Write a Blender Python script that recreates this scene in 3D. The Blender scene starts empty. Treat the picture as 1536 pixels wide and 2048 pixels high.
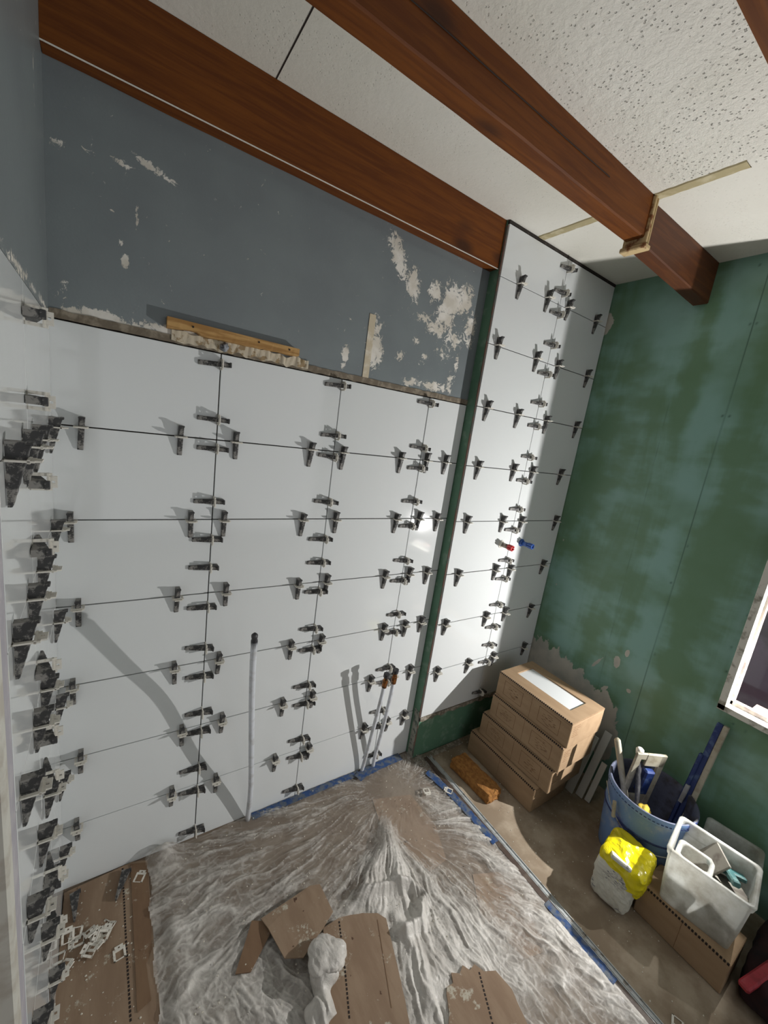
import bpy, bmesh, math, random
import numpy as np
from mathutils import Vector, Matrix, noise as mnoise
random.seed(7); rng = np.random.default_rng(7)
S = bpy.context.scene
COL = S.collection

# ------------------------------------------------------------------ camera
cd = bpy.data.cameras.new('camera'); cam = bpy.data.objects.new('camera', cd); COL.objects.link(cam)
cd.sensor_fit = 'HORIZONTAL'; cd.sensor_width = 36.0; cd.lens = 806.77 * 36.0 / 1536.0
cd.clip_start = 0.02; cd.clip_end = 50
R = Matrix(((0.8317270785618575, -0.5375680647550456, 0.138746684798134),
            (0.005012790594137825, -0.24262925086900697, -0.9701061377773073),
            (0.5551620832850681, 0.8075590519449705, -0.1991066018602182)))
Rt = R.transposed() @ Matrix(((1, 0, 0), (0, -1, 0), (0, 0, -1)))
cam.matrix_world = Matrix.Translation((0.1334, -1.3256, 1.6061)) @ Rt.to_4x4()
S.camera = cam

# ------------------------------------------------------------------ light
S.view_settings.view_transform = 'Standard'; S.view_settings.look = 'None'
S.view_settings.gamma = 1; S.view_settings.use_curve_mapping = False
S.view_settings.exposure = 0.0
W = bpy.data.worlds.new('world'); S.world = W; W.use_nodes = True
W.node_tree.nodes['Background'].inputs[0].default_value = (0.92, 0.96, 1.0, 1)
W.node_tree.nodes['Background'].inputs[1].default_value = 0.2
LAMP = (2.25, -1.20, 0.90)
def light(name, kind, loc, energy, color, **k):
    d = bpy.data.lights.new(name, kind); d.energy = energy; d.color = color
    for a, b in k.items(): setattr(d, a, b)
    o = bpy.data.objects.new(name, d); COL.objects.link(o); o.location = loc
    return o
light('work_lamp_light', 'POINT', LAMP, 112, (1.0, 0.98, 0.94), shadow_soft_size=0.007)
o = light('rear_fill_light', 'AREA', (1.0, -3.3, 1.35), 19, (0.94, 0.97, 1.0), shape='RECTANGLE', size=3.2, size_y=2.2)  # added soft fill across the rear of the room, no source seen there
o.rotation_euler = (math.radians(90), 0, 0)

# ------------------------------------------------------------------ node helpers
class NB:
    def __init__(s, name):
        s.m = bpy.data.materials.new(name); s.m.use_nodes = True
        s.t = s.m.node_tree; s.n = s.t.nodes; s.l = s.t.links
        s.b = s.n['Principled BSDF']; s.out = s.n['Material Output']
    def node(s, t, **k):
        x = s.n.new(t)
        for a, b in k.items(): setattr(x, a, b)
        return x
    def put(s, sock, v):
        if isinstance(v, bpy.types.NodeSocket): s.l.new(v, sock)
        elif isinstance(v, (tuple, list)) and len(v) == 3 and sock.type == 'RGBA': sock.default_value = (*v, 1)
        else: sock.default_value = v
    def math(s, op, a, b=0.0, c=0.0, clamp=False):
        x = s.node('ShaderNodeMath', operation=op, use_clamp=clamp)
        s.put(x.inputs[0], a); s.put(x.inputs[1], b); s.put(x.inputs[2], c); return x.outputs[0]
    def coord(s, scale=(1, 1, 1), loc=(0, 0, 0), rot=(0, 0, 0)):
        c = s.node('ShaderNodeTexCoord'); m = s.node('ShaderNodeMapping')
        s.l.new(c.outputs['Object'], m.inputs[0]); m.inputs['Scale'].default_value = scale
        m.inputs['Location'].default_value = loc; m.inputs['Rotation'].default_value = rot
        return m.outputs[0]
    def noise(s, scale, detail=4, rough=.5, vec=None, dist=0.0):
        x = s.node('ShaderNodeTexNoise'); x.inputs['Scale'].default_value = scale
        x.inputs['Detail'].default_value = detail; x.inputs['Roughness'].default_value = rough
        x.inputs['Distortion'].default_value = dist
        s.l.new(vec if vec else s.coord(), x.inputs['Vector']); return x.outputs['Fac']
    def voro(s, scale, vec=None, feature='F1', rand=1.0):
        x = s.node('ShaderNodeTexVoronoi', feature=feature); x.inputs['Scale'].default_value = scale
        x.inputs['Randomness'].default_value = rand
        s.l.new(vec if vec else s.coord(), x.inputs['Vector']); return x.outputs['Distance']
    def ramp(s, v, lo, hi):
        x = s.node('ShaderNodeMapRange', interpolation_type='SMOOTHSTEP')
        s.put(x.inputs[0], v); x.inputs[1].default_value = lo; x.inputs[2].default_value = hi; return x.outputs[0]
    def mix(s, f, a, b):
        x = s.node('ShaderNodeMix', data_type='RGBA'); s.put(x.inputs[0], f); s.put(x.inputs[6], a); s.put(x.inputs[7], b)
        return x.outputs[2]
    def attr(s, name):
        x = s.node('ShaderNodeAttribute'); x.attribute_name = name; return x.outputs['Fac']
    def bump(s, h, strength=.3, dist=.002):
        x = s.node('ShaderNodeBump'); x.inputs['Strength'].default_value = strength; x.inputs['Distance'].default_value = dist
        s.l.new(h, x.inputs['Height']); s.l.new(x.outputs[0], s.b.inputs['Normal']); return x
    def fin(s, color=None, rough=None, metal=None, spec=None):
        if color is not None: s.put(s.b.inputs['Base Color'], color)
        if rough is not None: s.put(s.b.inputs['Roughness'], rough)
        if metal is not None: s.put(s.b.inputs['Metallic'], metal)
        if spec is not None: s.b.inputs['Specular IOR Level'].default_value = spec
        return s.m
def srgb(r, g, b):
    f = lambda c: (c / 255 / 12.92) if c <= 10 else ((c / 255 + .055) / 1.055) ** 2.4
    return (f(r), f(g), f(b))
def simple(name, c, rough=.6, metal=0, c2=None, ns=30, lo=.45, hi=.65, bump=0, bd=.001, stretch=(1, 1, 1), detail=4):
    k = NB(name); v = k.coord(stretch)
    n = k.noise(ns, detail, .6, v)
    col = k.mix(k.ramp(n, lo, hi), c, c2) if c2 else c
    if bump: k.bump(n, bump, bd)
    return k.fin(col, rough, metal)
M = {}
def m_tile():
    k = NB('white_glazed_tile'); n = k.noise(3, 2)
    col = k.mix(k.ramp(k.noise(220, 2), .78, .8), srgb(220, 223, 223), srgb(150, 145, 135))
    k.bump(n, .25, .004); k.fin(col, .07, 0, .5); return k.m
M['tile'] = m_tile()
M['mortar'] = simple('grey_mortar', srgb(120, 112, 98), .9, 0, srgb(160, 152, 140), 60, bump=.6, bd=.004)
M['gap'] = simple('dark_joint', srgb(48, 42, 38), .9, 0, srgb(90, 82, 74), 40, .55, .7)
def m_wedge():
    k = NB('black_plastic_dusty'); n = k.noise(55, 6, .75, k.coord()); n2 = k.noise(160, 3)
    f = k.math('ADD', k.math('MULTIPLY', k.ramp(n, .47, .58), .70), .06)
    k.bump(n2, .3, .001); return k.fin(k.mix(f, (.018, .018, .02), srgb(150, 147, 142)), .55)
M['wedge'] = m_wedge()
M['clip'] = simple('white_clip_plastic', srgb(226, 222, 212), .45, 0, srgb(190, 182, 168), 120, .5, .8)
def m_paint():
    k = NB('grey_wall_paint_peeling'); pe = k.attr('peel'); n = k.noise(42, 10, .78, k.coord(), .9); nf = k.noise(5, 3)
    f = k.math('ADD', pe, k.math('MULTIPLY', k.math('SUBTRACT', n, .5), 3.3))
    mask = k.ramp(f, .50, .53)
    g = k.mix(k.ramp(nf, .3, .7), srgb(117, 124, 127), srgb(124, 132, 134))
    w = k.mix(k.ramp(k.noise(14, 4), .4, .6), srgb(226, 222, 214), srgb(206, 200, 188))
    h = k.math('SUBTRACT', k.math('MULTIPLY', k.noise(150, 4), .35), mask)
    k.bump(h, .5, .0015); return k.fin(k.mix(mask, g, w), k.mix(mask, (.38,) * 3, (.85,) * 3))
M['paint'] = m_paint()
M['paint_left'] = simple('grey_wall_paint', srgb(112, 118, 128), .5, 0, srgb(122, 128, 138), 4, bump=.15, bd=.002)
def m_green():
    k = NB('green_waterproof_board'); vs = k.coord((1, 1, .16)); vt = k.coord((1, .45, 1))
    n1 = k.noise(7, 5, .55, vs, .5); n2 = k.noise(9, 4, .5, vt); n3 = k.noise(3.2, 3, .5)
    s = k.math('ADD', k.math('MULTIPLY', n1, .55), k.math('MULTIPLY', n2, .45))
    s = k.math('ADD', s, k.math('MULTIPLY', k.math('SUBTRACT', k.attr('mem'), .5), .30))
    c = k.mix(k.ramp(s, .40, .64), srgb(104, 140, 110), srgb(134, 175, 164))
    c = k.mix(k.math('MULTIPLY', k.ramp(n3, .45, .65), .6), c, srgb(94, 130, 94))
    a = k.attr('peel'); e = k.noise(30, 6, .6, k.coord((1, 1, .5)))
    mk = k.ramp(k.math('ADD', a, k.math('MULTIPLY', k.math('SUBTRACT', e, .5), 1.3)), .5, .54)
    ml = k.mix(k.ramp(k.noise(8, 3), .4, .6), srgb(176, 176, 166), srgb(196, 192, 180))
    seam = k.attr('seam'); c = k.mix(seam, c, srgb(50, 84, 70))
    k.bump(k.math('ADD', n1, k.math('MULTIPLY', mk, .6)), .35, .004)
    return k.fin(k.mix(mk, c, ml), k.mix(mk, (.36,) * 3, (.9,) * 3))
M['green'] = m_green()
M['green_plain'] = simple('green_board', srgb(92, 132, 108), .6, 0, srgb(134, 158, 140), 18, .5, .75, bump=.2)
def m_ceil():
    k = NB('textured_ceiling'); v = k.coord(); sp = k.voro(95, v); n = k.noise(60, 4, .6); big = k.noise(2.3, 2)
    zone = k.attr('zone')
    spots = k.math('MULTIPLY', k.ramp(sp, .24, .14), k.ramp(k.noise(14, 3), .42, .52))
    spots = k.math('MULTIPLY', spots, zone)
    base = k.mix(k.ramp(big, .35, .65), srgb(230, 228, 220), srgb(222, 220, 210))
    h = k.math('ADD', k.math('MULTIPLY', n, k.math('ADD', k.math('MULTIPLY', zone, .8), .15)), k.math('MULTIPLY', spots, -.7))
    k.bump(h, 1.0, .007); return k.fin(k.mix(k.math('MULTIPLY', spots, k.math('MULTIPLY', k.noise(31, 2), 1.0)), base, srgb(120, 118, 108)), .92)
M['ceil'] = m_ceil()
def m_beam():
    k = NB('red_brown_stained_beam'); v = k.coord((.6, 9, 9)); n = k.noise(7, 6, .6, v, .6)
    kn = k.voro(3.1, k.coord((1.0, 3.0, 2.4), (.3, .1, .55)))
    c = k.mix(k.ramp(n, .3, .7), srgb(92, 46, 8), srgb(116, 64, 14))
    c = k.mix(k.math('MULTIPLY', k.ramp(kn, .24, .07), .85), c, srgb(56, 28, 12))
    k.bump(n, .3, .002); return k.fin(c, .6, 0, .3)
M['beam'] = m_beam()
M['beam_dark'] = simple('dark_stained_beam', srgb(80, 40, 12), .6, 0, srgb(96, 52, 18), 8, stretch=(.6, 8, 8), bump=.2)
M['raw_wood'] = simple('raw_pine', srgb(190, 150, 92), .7, 0, srgb(158, 116, 62), 16, .4, .6, stretch=(.5, 6, 6), bump=.3)
M['pale_wood'] = simple('pale_splintered_wood', srgb(196, 172, 128), .8, 0, srgb(130, 84, 48), 26, .5, .62, bump=.4)
M['tape_tan'] = simple('tan_joint_compound', srgb(176, 164, 128), .9, 0, srgb(196, 186, 154), 20, bump=.4)
M['floor'] = simple('dusty_concrete_floor', srgb(138, 122, 102), .85, 0, srgb(172, 158, 138), 7, .40, .68, bump=.3, bd=.002, detail=7)
M['ground'] = simple('shower_pan_paper', srgb(138, 124, 108), .85, 0, srgb(120, 104, 88), 6, .4, .6, bump=.2)
def m_card(name, a, b, stain=True):
    k = NB(name); v = k.coord((1, .25, 1)); n = k.noise(22, 5, .6, v); d = k.noise(38, 3, .5, k.coord())
    c = k.mix(k.ramp(n, .35, .65), a, b)
    if stain:
        c = k.mix(k.ramp(d, .70, .73), c, srgb(84, 60, 44))
        c = k.mix(k.math('MULTIPLY', k.ramp(k.noise(17, 6, .75, k.coord(loc=(3, 2, 1))), .58, .66), .75), c, srgb(196, 192, 176))
    k.bump(n, .2, .002); return k.fin(c, .85)
M['card'] = m_card('brown_cardboard_dirty', srgb(150, 128, 106), srgb(136, 113, 92))
M['card_box'] = m_card('brown_cardboard', srgb(164, 138, 108), srgb(154, 128, 99), False)
M['card_dark'] = m_card('darker_brown_cardboard', srgb(126, 100, 76), srgb(116, 90, 68))  # darker brown cardboard for the torn strips and the crease
M['print'] = simple('brown_box_print', srgb(122, 92, 66), .85, 0, srgb(142, 112, 82), 90, .4, .6)
M['ink'] = simple('dark_ink', srgb(38, 28, 24), .8)
M['blue_tape'] = simple('blue_masking_tape', srgb(72, 108, 168), .7, 0, srgb(134, 144, 156), 45, .40, .60, bump=.4)
M['metal'] = simple('grey_aluminium', srgb(176, 180, 180), .5, .1, srgb(120, 112, 100), 40, .5, .7)
M['steel'] = simple('steel', srgb(170, 170, 165), .35, .8, srgb(120, 116, 108), 50, .5, .7)
M['brown_metal'] = simple('brown_channel', srgb(74, 60, 52), .6, 0, srgb(96, 84, 74), 30)
M['pipe'] = simple('white_plastic_pipe', srgb(214, 218, 224), .35, 0, srgb(196, 198, 200), 30)
M['black'] = simple('black_tape', (.03, .03, .035), .5, 0, (.07, .07, .07), 60)
M['copper'] = simple('copper_fitting', srgb(170, 112, 66), .35, .9, srgb(90, 70, 50), 90, .45, .6)
M['red'] = simple('red_plastic', srgb(190, 34, 40), .4)
M['blue'] = simple('blue_plastic', srgb(44, 84, 158), .4, 0, srgb(80, 104, 150), 60, .5, .7)
def m_bucket():
    k = NB('blue_bucket_plastic'); n = k.noise(16, 6, .65); n2 = k.noise(7, 4, .5)
    c = k.mix(k.ramp(n2, .50, .60), srgb(112, 144, 192), srgb(66, 82, 154))
    c = k.mix(k.math('MULTIPLY', k.ramp(n, .50, .72), .7), c, srgb(166, 174, 188))
    return k.fin(c, .5)
M['bucket'] = m_bucket()
M['bucket_in'] = simple('bucket_inside_dirty', srgb(86, 92, 112), .7, 0, srgb(60, 58, 62), 12)
M['sponge'] = simple('orange_brown_sponge', srgb(168, 118, 60), .95, 0, srgb(136, 90, 42), 60, .35, .65, bump=1.0, bd=.006, detail=8)
M['yellow'] = simple('yellow_plastic_film', srgb(222, 208, 20), .25, 0, srgb(170, 160, 20), 14, .50, .75, bump=.5, bd=.006)
def m_bag():
    k = NB('white_printed_film'); n = k.noise(12, 4); v = k.coord((1, 1, 5))
    p = k.math('MULTIPLY', k.ramp(k.noise(70, 3, .6, v), .54, .58), k.ramp(k.noise(11, 2, .5, k.coord(loc=(4, 1, 0))), .50, .56))
    c = k.mix(p, srgb(206, 206, 194), srgb(110, 112, 120)); k.bump(n, .5, .006); return k.fin(c, .35)
M['bag'] = m_bag()
def m_tub():
    k = NB('translucent_dusty_plastic'); n = k.noise(12, 6, .65); mx = k.node('ShaderNodeMixShader'); tr = k.node('ShaderNodeBsdfTranslucent')
    tp = k.node('ShaderNodeBsdfTransparent'); mx2 = k.node('ShaderNodeMixShader')
    c = k.mix(k.ramp(n, .35, .7), srgb(232, 234, 230), srgb(184, 180, 168)); k.fin(c, .35)
    k.l.new(c, tr.inputs[0]); k.l.new(k.b.outputs[0], mx.inputs[1]); k.l.new(tr.outputs[0], mx.inputs[2]); mx.inputs[0].default_value = .35
    k.l.new(mx.outputs[0], mx2.inputs[1]); k.l.new(tp.outputs[0], mx2.inputs[2]); mx2.inputs[0].default_value = .36
    k.l.new(mx2.outputs[0], k.out.inputs[0]); return k.m
M['tub'] = m_tub()
def m_sheet():
    k = NB('clear_plastic_sheet'); d = k.attr('dens'); v = k.coord(); n = k.noise(45, 6, .65, v, .8)
    tp = k.node('ShaderNodeBsdfTransparent'); mx = k.node('ShaderNodeMixShader')
    a = k.math('ADD', d, k.math('MULTIPLY', k.math('SUBTRACT', n, .5), .7), clamp=True)
    a = k.math('MAXIMUM', k.math('MINIMUM', a, .96), .12)
    c = k.mix(k.ramp(k.noise(9, 4), .4, .7), srgb(218, 214, 207), srgb(196, 191, 184)); k.bump(n, .9, .004); k.fin(c, .34)
    k.l.new(a, mx.inputs[0]); k.l.new(tp.outputs[0], mx.inputs[1]); k.l.new(k.b.outputs[0], mx.inputs[2])
    k.l.new(mx.outputs[0], k.out.inputs[0]); return k.m
M['sheet'] = m_sheet()
def m_glass():
    k = NB('dark_window_glass'); tp = k.node('ShaderNodeBsdfTransparent'); gl = k.node('ShaderNodeBsdfGlossy'); mx = k.node('ShaderNodeMixShader')
    gl.inputs['Roughness'].default_value = .04; tp.inputs[0].default_value = (.97, .97, .98, 1); mx.inputs[0].default_value = .10
    k.l.new(tp.outputs[0], mx.inputs[1]); k.l.new(gl.outputs[0], mx.inputs[2]); k.l.new(mx.outputs[0], k.out.inputs[0]); return k.m
M['glass'] = m_glass()
M['frame'] = simple('weathered_white_frame', srgb(216, 214, 204), .6, 0, srgb(150, 146, 132), 26, .5, .68, bump=.4)
M['casing'] = simple('grey_white_casing', srgb(176, 172, 180), .6, 0, srgb(190, 186, 190), 20, bump=.2)
M['casing2'] = simple('cream_casing', srgb(216, 214, 204), .6, 0, srgb(196, 190, 178), 20)
M['brown_wall'] = simple('brown_hall_wall', srgb(96, 78, 74), .8, 0, srgb(120, 98, 92), 9)
M['night'] = simple('dim_yard_wall', srgb(118, 98, 124), .9, 0, srgb(60, 48, 62), 4)
M['maroon'] = simple('dark_maroon_cloth', srgb(46, 22, 26), .9, 0, srgb(30, 18, 24), 20, bump=.5)
M['redbar'] = simple('faded_red_plastic', srgb(170, 50, 62), .5, 0, srgb(140, 40, 52), 40)
M['teal'] = simple('teal_plastic', srgb(60, 104, 104), .4, 0, srgb(120, 150, 146), 30, .5, .7)
M['offwhite'] = simple('dusty_offwhite_plastic', srgb(170, 164, 146), .6, 0, srgb(150, 142, 122), 24)
M['grey_dirty'] = simple('grout_coated_plastic', srgb(130, 126, 116), .8, 0, srgb(100, 92, 84), 18, bump=.4)
M['navy'] = simple('navy_blue_plastic', srgb(26, 46, 100), .45, 0, srgb(70, 90, 126), 40, .5, .7)
M['cut_tile'] = simple('white_tile_offcut', srgb(206, 208, 204), .25)
M['lampw'] = simple('grey_lamp_housing', srgb(90, 90, 92), .5)
k = NB('lamp_diffuser'); k.fin((1, 1, 1), .5); k.b.inputs['Emission Color'].default_value = (1, .95, .88, 1); k.b.inputs['Emission Strength'].default_value = 6; M['lampe'] = k.m

# ------------------------------------------------------------------ mesh helpers
def link(name, me, mat, parent=None, smooth=False, loc=None):
    o = bpy.data.objects.new(name, me); COL.objects.link(o)
    for mm in (mat if isinstance(mat, (list, tuple)) else [mat]): me.materials.append(mm)
    if parent: o.parent = parent
    if smooth:
        for p in me.polygons: p.use_smooth = True
    if loc: o.location = loc
    return o
def mesh_of(bm, name='mesh'):
    me = bpy.data.meshes.new(name); bm.normal_update(); bm.to_mesh(me); bm.free(); return me
def obj(name, bm, mat, parent=None, smooth=False, loc=None):
    return link(name, mesh_of(bm, name), mat, parent, smooth, loc)
def bx(bm, lo, hi, bev=0, mat=None, mi=0, segs=1):
    r = bmesh.ops.create_cube(bm, size=1.0); vs = r['verts']
    c = [(a + b) / 2 for a, b in zip(lo, hi)]; s = [abs(b - a) for a, b in zip(lo, hi)]
    for v in vs: v.co = Vector((v.co.x * s[0] + c[0], v.co.y * s[1] + c[1], v.co.z * s[2] + c[2]))
    if bev:
        es = list({e for v in vs for e in v.link_edges})
        rr = bmesh.ops.bevel(bm, geom=es, offset=bev, segments=segs, affect='EDGES', profile=.7)
        vs = list({v for f in rr['faces'] for v in f.verts} | {v for v in vs if v.is_valid})
    if mat: bmesh.ops.transform(bm, matrix=mat, verts=[v for v in vs if v.is_valid])
    if mi:
        for v in vs:
            for f in v.link_faces: f.material_index = mi
    return vs
def box(name, lo, hi, mat, parent=None, bev=0, T=None):
    bm = bmesh.new(); bx(bm, lo, hi, bev, T); return obj(name, bm, mat, parent)
def tube(bm, pts, rad, seg=12, cap=True):
    pts = [Vector(p) for p in pts]; rad = rad if isinstance(rad, (list, tuple)) else [rad] * len(pts)
    rings = []; up = Vector((0.13, .31, .94)).normalized(); prev = None
    for i, p in enumerate(pts):
        d = (pts[min(i + 1, len(pts) - 1)] - pts[max(i - 1, 0)]).normalized()
        a = (prev if prev else up).cross(d)
        if a.length < 1e-4: a = Vector((1, 0, 0)).cross(d)
        a.normalize(); b = d.cross(a).normalized(); prev = b
        rings.append([bm.verts.new(p + rad[i] * (math.cos(t) * a + math.sin(t) * b)) for t in [2 * math.pi * j / seg for j in range(seg)]])
    for r1, r2 in zip(rings, rings[1:]):
        for j in range(seg): bm.faces.new((r1[j], r1[(j + 1) % seg], r2[(j + 1) % seg], r2[j]))
    if cap: bm.faces.new(rings[0][::-1]); bm.faces.new(rings[-1])
    return rings
def smooth_path(pts, n=24):
    P = [Vector(p) for p in pts]; P = [P[0] * 2 - P[1]] + P + [P[-1] * 2 - P[-2]]; out = []
    for i in range(1, len(P) - 2):
        for j in range(n):
            t = j / n; a, b, c, d = P[i - 1:i + 3]
            out.append(.5 * ((2 * b) + (c - a) * t + (2 * a - 5 * b + 4 * c - d) * t * t + (3 * b - a - 3 * c + d) * t ** 3))
    out.append(P[-2]); return out
def lathe(bm, prof, c=(0, 0), seg=48, close=False):
    rings = [[bm.verts.new((c[0] + r * math.cos(2 * math.pi * j / seg), c[1] + r * math.sin(2 * math.pi * j / seg), z)) for j in range(seg)] for r, z in prof]
    for a, b in zip(rings, rings[1:]):
        for j in range(seg): bm.faces.new((a[j], a[(j + 1) % seg], b[(j + 1) % seg], b[j]))
    return rings
def prism(bm, poly, z0, z1, mat=None):
    a = [bm.verts.new((x, y, z0)) for x, y in poly]; b = [bm.verts.new((x, y, z1)) for x, y in poly]
    bm.faces.new(a[::-1]); bm.faces.new(b)
    for i in range(len(poly)): bm.faces.new((a[i], a[(i + 1) % len(poly)], b[(i + 1) % len(poly)], b[i]))
    if mat: bmesh.ops.transform(bm, matrix=mat, verts=a + b)
    return a + b
def grid(name, O, U, V, nu, nv, mat, attrs=None, disp=None, parent=None, smooth=False, keep=None):
    u, v = np.meshgrid(np.linspace(0, 1, nu + 1), np.linspace(0, 1, nv + 1), indexing='ij')
    O, U, V = map(lambda a: np.array(a, float), (O, U, V))
    P = O + u[..., None] * U + v[..., None] * V
    if disp is not None: P = P + disp(P)
    idx = np.arange((nu + 1) * (nv + 1)).reshape(nu + 1, nv + 1)
    F = np.stack([idx[:-1, :-1], idx[1:, :-1], idx[1:, 1:], idx[:-1, 1:]], -1).reshape(-1, 4)
    if keep is not None:
        Q = P.reshape(-1, 3)[F].mean(1); F = F[keep(Q)]
        used = np.unique(F); rem = -np.ones(P.size // 3, int); rem[used] = np.arange(len(used)); F = rem[F]
    else: used = np.arange(P.size // 3)
    VV = P.reshape(-1, 3)[used]
    me = bpy.data.meshes.new(name); me.from_pydata(VV.tolist(), [], F.tolist())
    for n, fn in (attrs or {}).items():
        a = me.attributes.new(n, 'FLOAT', 'POINT'); a.data.foreach_set('value', np.asarray(fn(VV), dtype=np.float32).ravel())
    return link(name, me, mat, parent, smooth)
def tag(o, label, cat, group=None, kind=None):
    if label: o['label'] = label
    if cat: o['category'] = cat
    if group: o['group'] = group
    if kind: o['kind'] = kind
    return o
def struct(o): o['kind'] = 'structure'; return o
def empty(name, loc, label, cat, group=None, rz=0):
    o = bpy.data.objects.new(name, None); COL.objects.link(o); o.location = loc; o.rotation_euler = (0, 0, rz); o.empty_display_size = .05
    return tag(o, label, cat, group)
def ORD(n): return ['first', 'second', 'third', 'fourth', 'fifth', 'sixth', 'seventh', 'eighth', 'ninth', 'tenth', 'eleventh', 'twelfth', 'thirteenth', 'fourteenth', 'fifteenth', 'sixteenth', 'seventeenth', 'eighteenth', 'nineteenth', 'twentieth'][n]

# value noise for numpy
def vnoise(x, y, seed=0):
    xi = np.floor(x).astype(int); yi = np.floor(y).astype(int); xf = x - xi; yf = y - yi
    def h(a, b):
        n = (a * 374761393 + b * 668265263 + seed * 982451653) & 0x7fffffff
        n = ((n ^ (n >> 13)) * 1274126177) & 0x7fffffff
        return ((n ^ (n >> 16)) & 0xffff) / 65535.0
    s = xf * xf * (3 - 2 * xf); t = yf * yf * (3 - 2 * yf)
    return (h(xi, yi) * (1 - s) + h(xi + 1, yi) * s) * (1 - t) + (h(xi, yi + 1) * (1 - s) + h(xi + 1, yi + 1) * s) * t
def fbm(x, y, seed=0, o=4):
    r = 0; a = .5
    for i in range(o): r = r + a * vnoise(x * 2 ** i, y * 2 ** i, seed + i * 17); a *= .5
    return r / (1 - .5 ** o)
def sst(x, a, b): t = np.clip((x - a) / (b - a), 0, 1); return t * t * (3 - 2 * t)
def ellipses(A, B, L):
    r = np.zeros_like(A)
    for (a, b, ra, rb, *s) in L:
        ang = s[1] if len(s) > 1 else 0; da = A - a; db = B - b
        p = da * math.cos(ang) + db * math.sin(ang); q = -da * math.sin(ang) + db * math.cos(ang)
        d = np.sqrt((p / ra) ** 2 + (q / rb) ** 2); r = np.maximum(r, (s[0] if s else 1) * (1 - sst(d, .15, 1.85)))
    return r

# ------------------------------------------------------------------ dimensions
H = 2.4584; WX = 2.19; XR = 1.3956; CY = -.0585; ZT = 1.7555; Z1 = 1.5032; RH = .2517
X1, X2, X3 = .3915, .7902, 1.1886; XCV = 1.7958; ZCB = .246; TILT = .027
ROWS = [Z1 - RH * i for i in range(6)]              # joints 1..6 on the low field
CJ = [2.2583 - RH * i for i in range(8)]             # joints on the column

# ------------------------------------------------------------------ setting
struct(box('floor', (-.6, -3.6, -.12), (2.9, .2, 0), M['floor']))
struct(box('floor_shower', (-.02, -1.6, 0), (1.452, .008, .0015), M['ground'], None)).name = 'trim_1'
def czone(P): return sst(-P[:, 1], .46, .60) * sst(-P[:, 0], -1.585, -1.575) * (.25 + .75 * sst(P[:, 0], .7, 1.3)) + .12
ce = struct(grid('ceiling', (-.6, -3.6, H), (0, 3.8, 0), (3.5, 0, 0), 150, 140, M['ceil'], {'zone': czone}))
struct(box('ceiling_slab', (-.6, -3.6, H + .004), (2.9, .2, H + .1), M['mortar'], ce)).name = 'slab'

wb = struct(box('wall_back', (-.2, .010, -.02), (2.4, .16, H), M['gap']))
PEEL = [(.955, 2.20, .030, .075, .85, .5), (.93, 2.23, .025, .025, .7), (1.03, 2.13, .030, .06, .85, .3), (1.135, 2.135, .026, .04, .9), (1.23, 2.13, .055, .055, .95), (1.29, 2.15, .04, .05, .8), (1.20, 2.06, .05, .05, .8),
        (1.17, 2.01, .05, .028, .8), (1.10, 2.03, .04, .02, .65), (1.26, 1.99, .05, .04, .62), (1.34, 2.05, .03, .07, .72), (1.30, 1.90, .012, .06, .6), (1.22, 1.93, .05, .03, .5), (1.08, 1.95, .02, .015, .6), (.905, 1.87, .032, .055, .95), (.90, 1.95, .03, .04, .6),
        (.791, 1.84, .013, .03, 1.0), (.79, 1.80, .012, .012, .8), (1.20, 1.80, .06, .02, .8), (1.09, 1.80, .04, .02, .75), (1.28, 1.82, .02, .05, .6), (1.02, 1.88, .02, .02, .7), (1.13, 1.90, .012, .012, .75),
        (.21, 2.155, .05, .008, .85, -.25), (.14, 2.14, .025, .007, .65, -.1), (.07, 2.135, .02, .006, .5), (.018, 2.13, .012, .008, .9), (.152, 1.925, .008, .018, 1.05), (.144, 1.965, .006, .01, .9), (.124, 2.03, .004, .005, .8), (.176, 2.03, .0025, .03, .62),
        (.10, 1.782, .05, .014, 1.1), (.045, 1.78, .03, .008, .75), (.155, 1.775, .05, .01, .8), (.27, 1.785, .10, .014, .9), (.40, 1.782, .06, .014, .9), (.62, 1.775, .04, .014, .7), (.03, 1.83, .012, .02, .6)]
g = grid('gray_painted_wall', (-.02, .0015, 1.772), (1.42, 0, 0), (0, 0, H - 1.772), 240, 120, M['paint'], {'peel': lambda P: ellipses(P[:, 0], P[:, 2], PEEL)}, parent=wb)
g.name = 'painted_panel'
# vertical strip of stripped timber in the paint
box('bare_strip', (.868, -.001, 1.775), (.893, .002, 1.99), simple('bare_plaster_strip', srgb(196, 184, 160), .9, 0, srgb(220, 214, 200), 20), wb).rotation_euler = (0, 0, 0)
# rough ledge above the low tiles
def rough_strip(name, x0, x1, z0, z1, y, amp, seed, mat, parent, n=120, xdir=True):
    bm = bmesh.new(); prev = None
    for i in range(n + 1):
        t = i / n; x = x0 + (x1 - x0) * t
        j1 = (mnoise.noise((x * 30, seed, 0))) * amp; j2 = mnoise.noise((x * 40, seed, 5)) * amp; j3 = mnoise.noise((x * 60, seed, 9)) * amp * .5
        r = [bm.verts.new((x, .004, z0 + j2 * .5)), bm.verts.new((x, y - j3, z0 + j2)), bm.verts.new((x, y - abs(j3), z1 + j1)), bm.verts.new((x, .004, z1 + j1))]
        if prev:
            for q in range(3): bm.faces.new((prev[q], prev[q + 1], r[q + 1], r[q]))
        prev = r
    return obj(name, bm, mat, parent)
rough_strip('mortar_ledge', 0, XR, ZT + .002, 1.777, -.001, .004, 1, simple('ledge_plaster', srgb(112, 102, 88), .95, 0, srgb(146, 136, 120), 30, bump=.5), wb)
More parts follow.
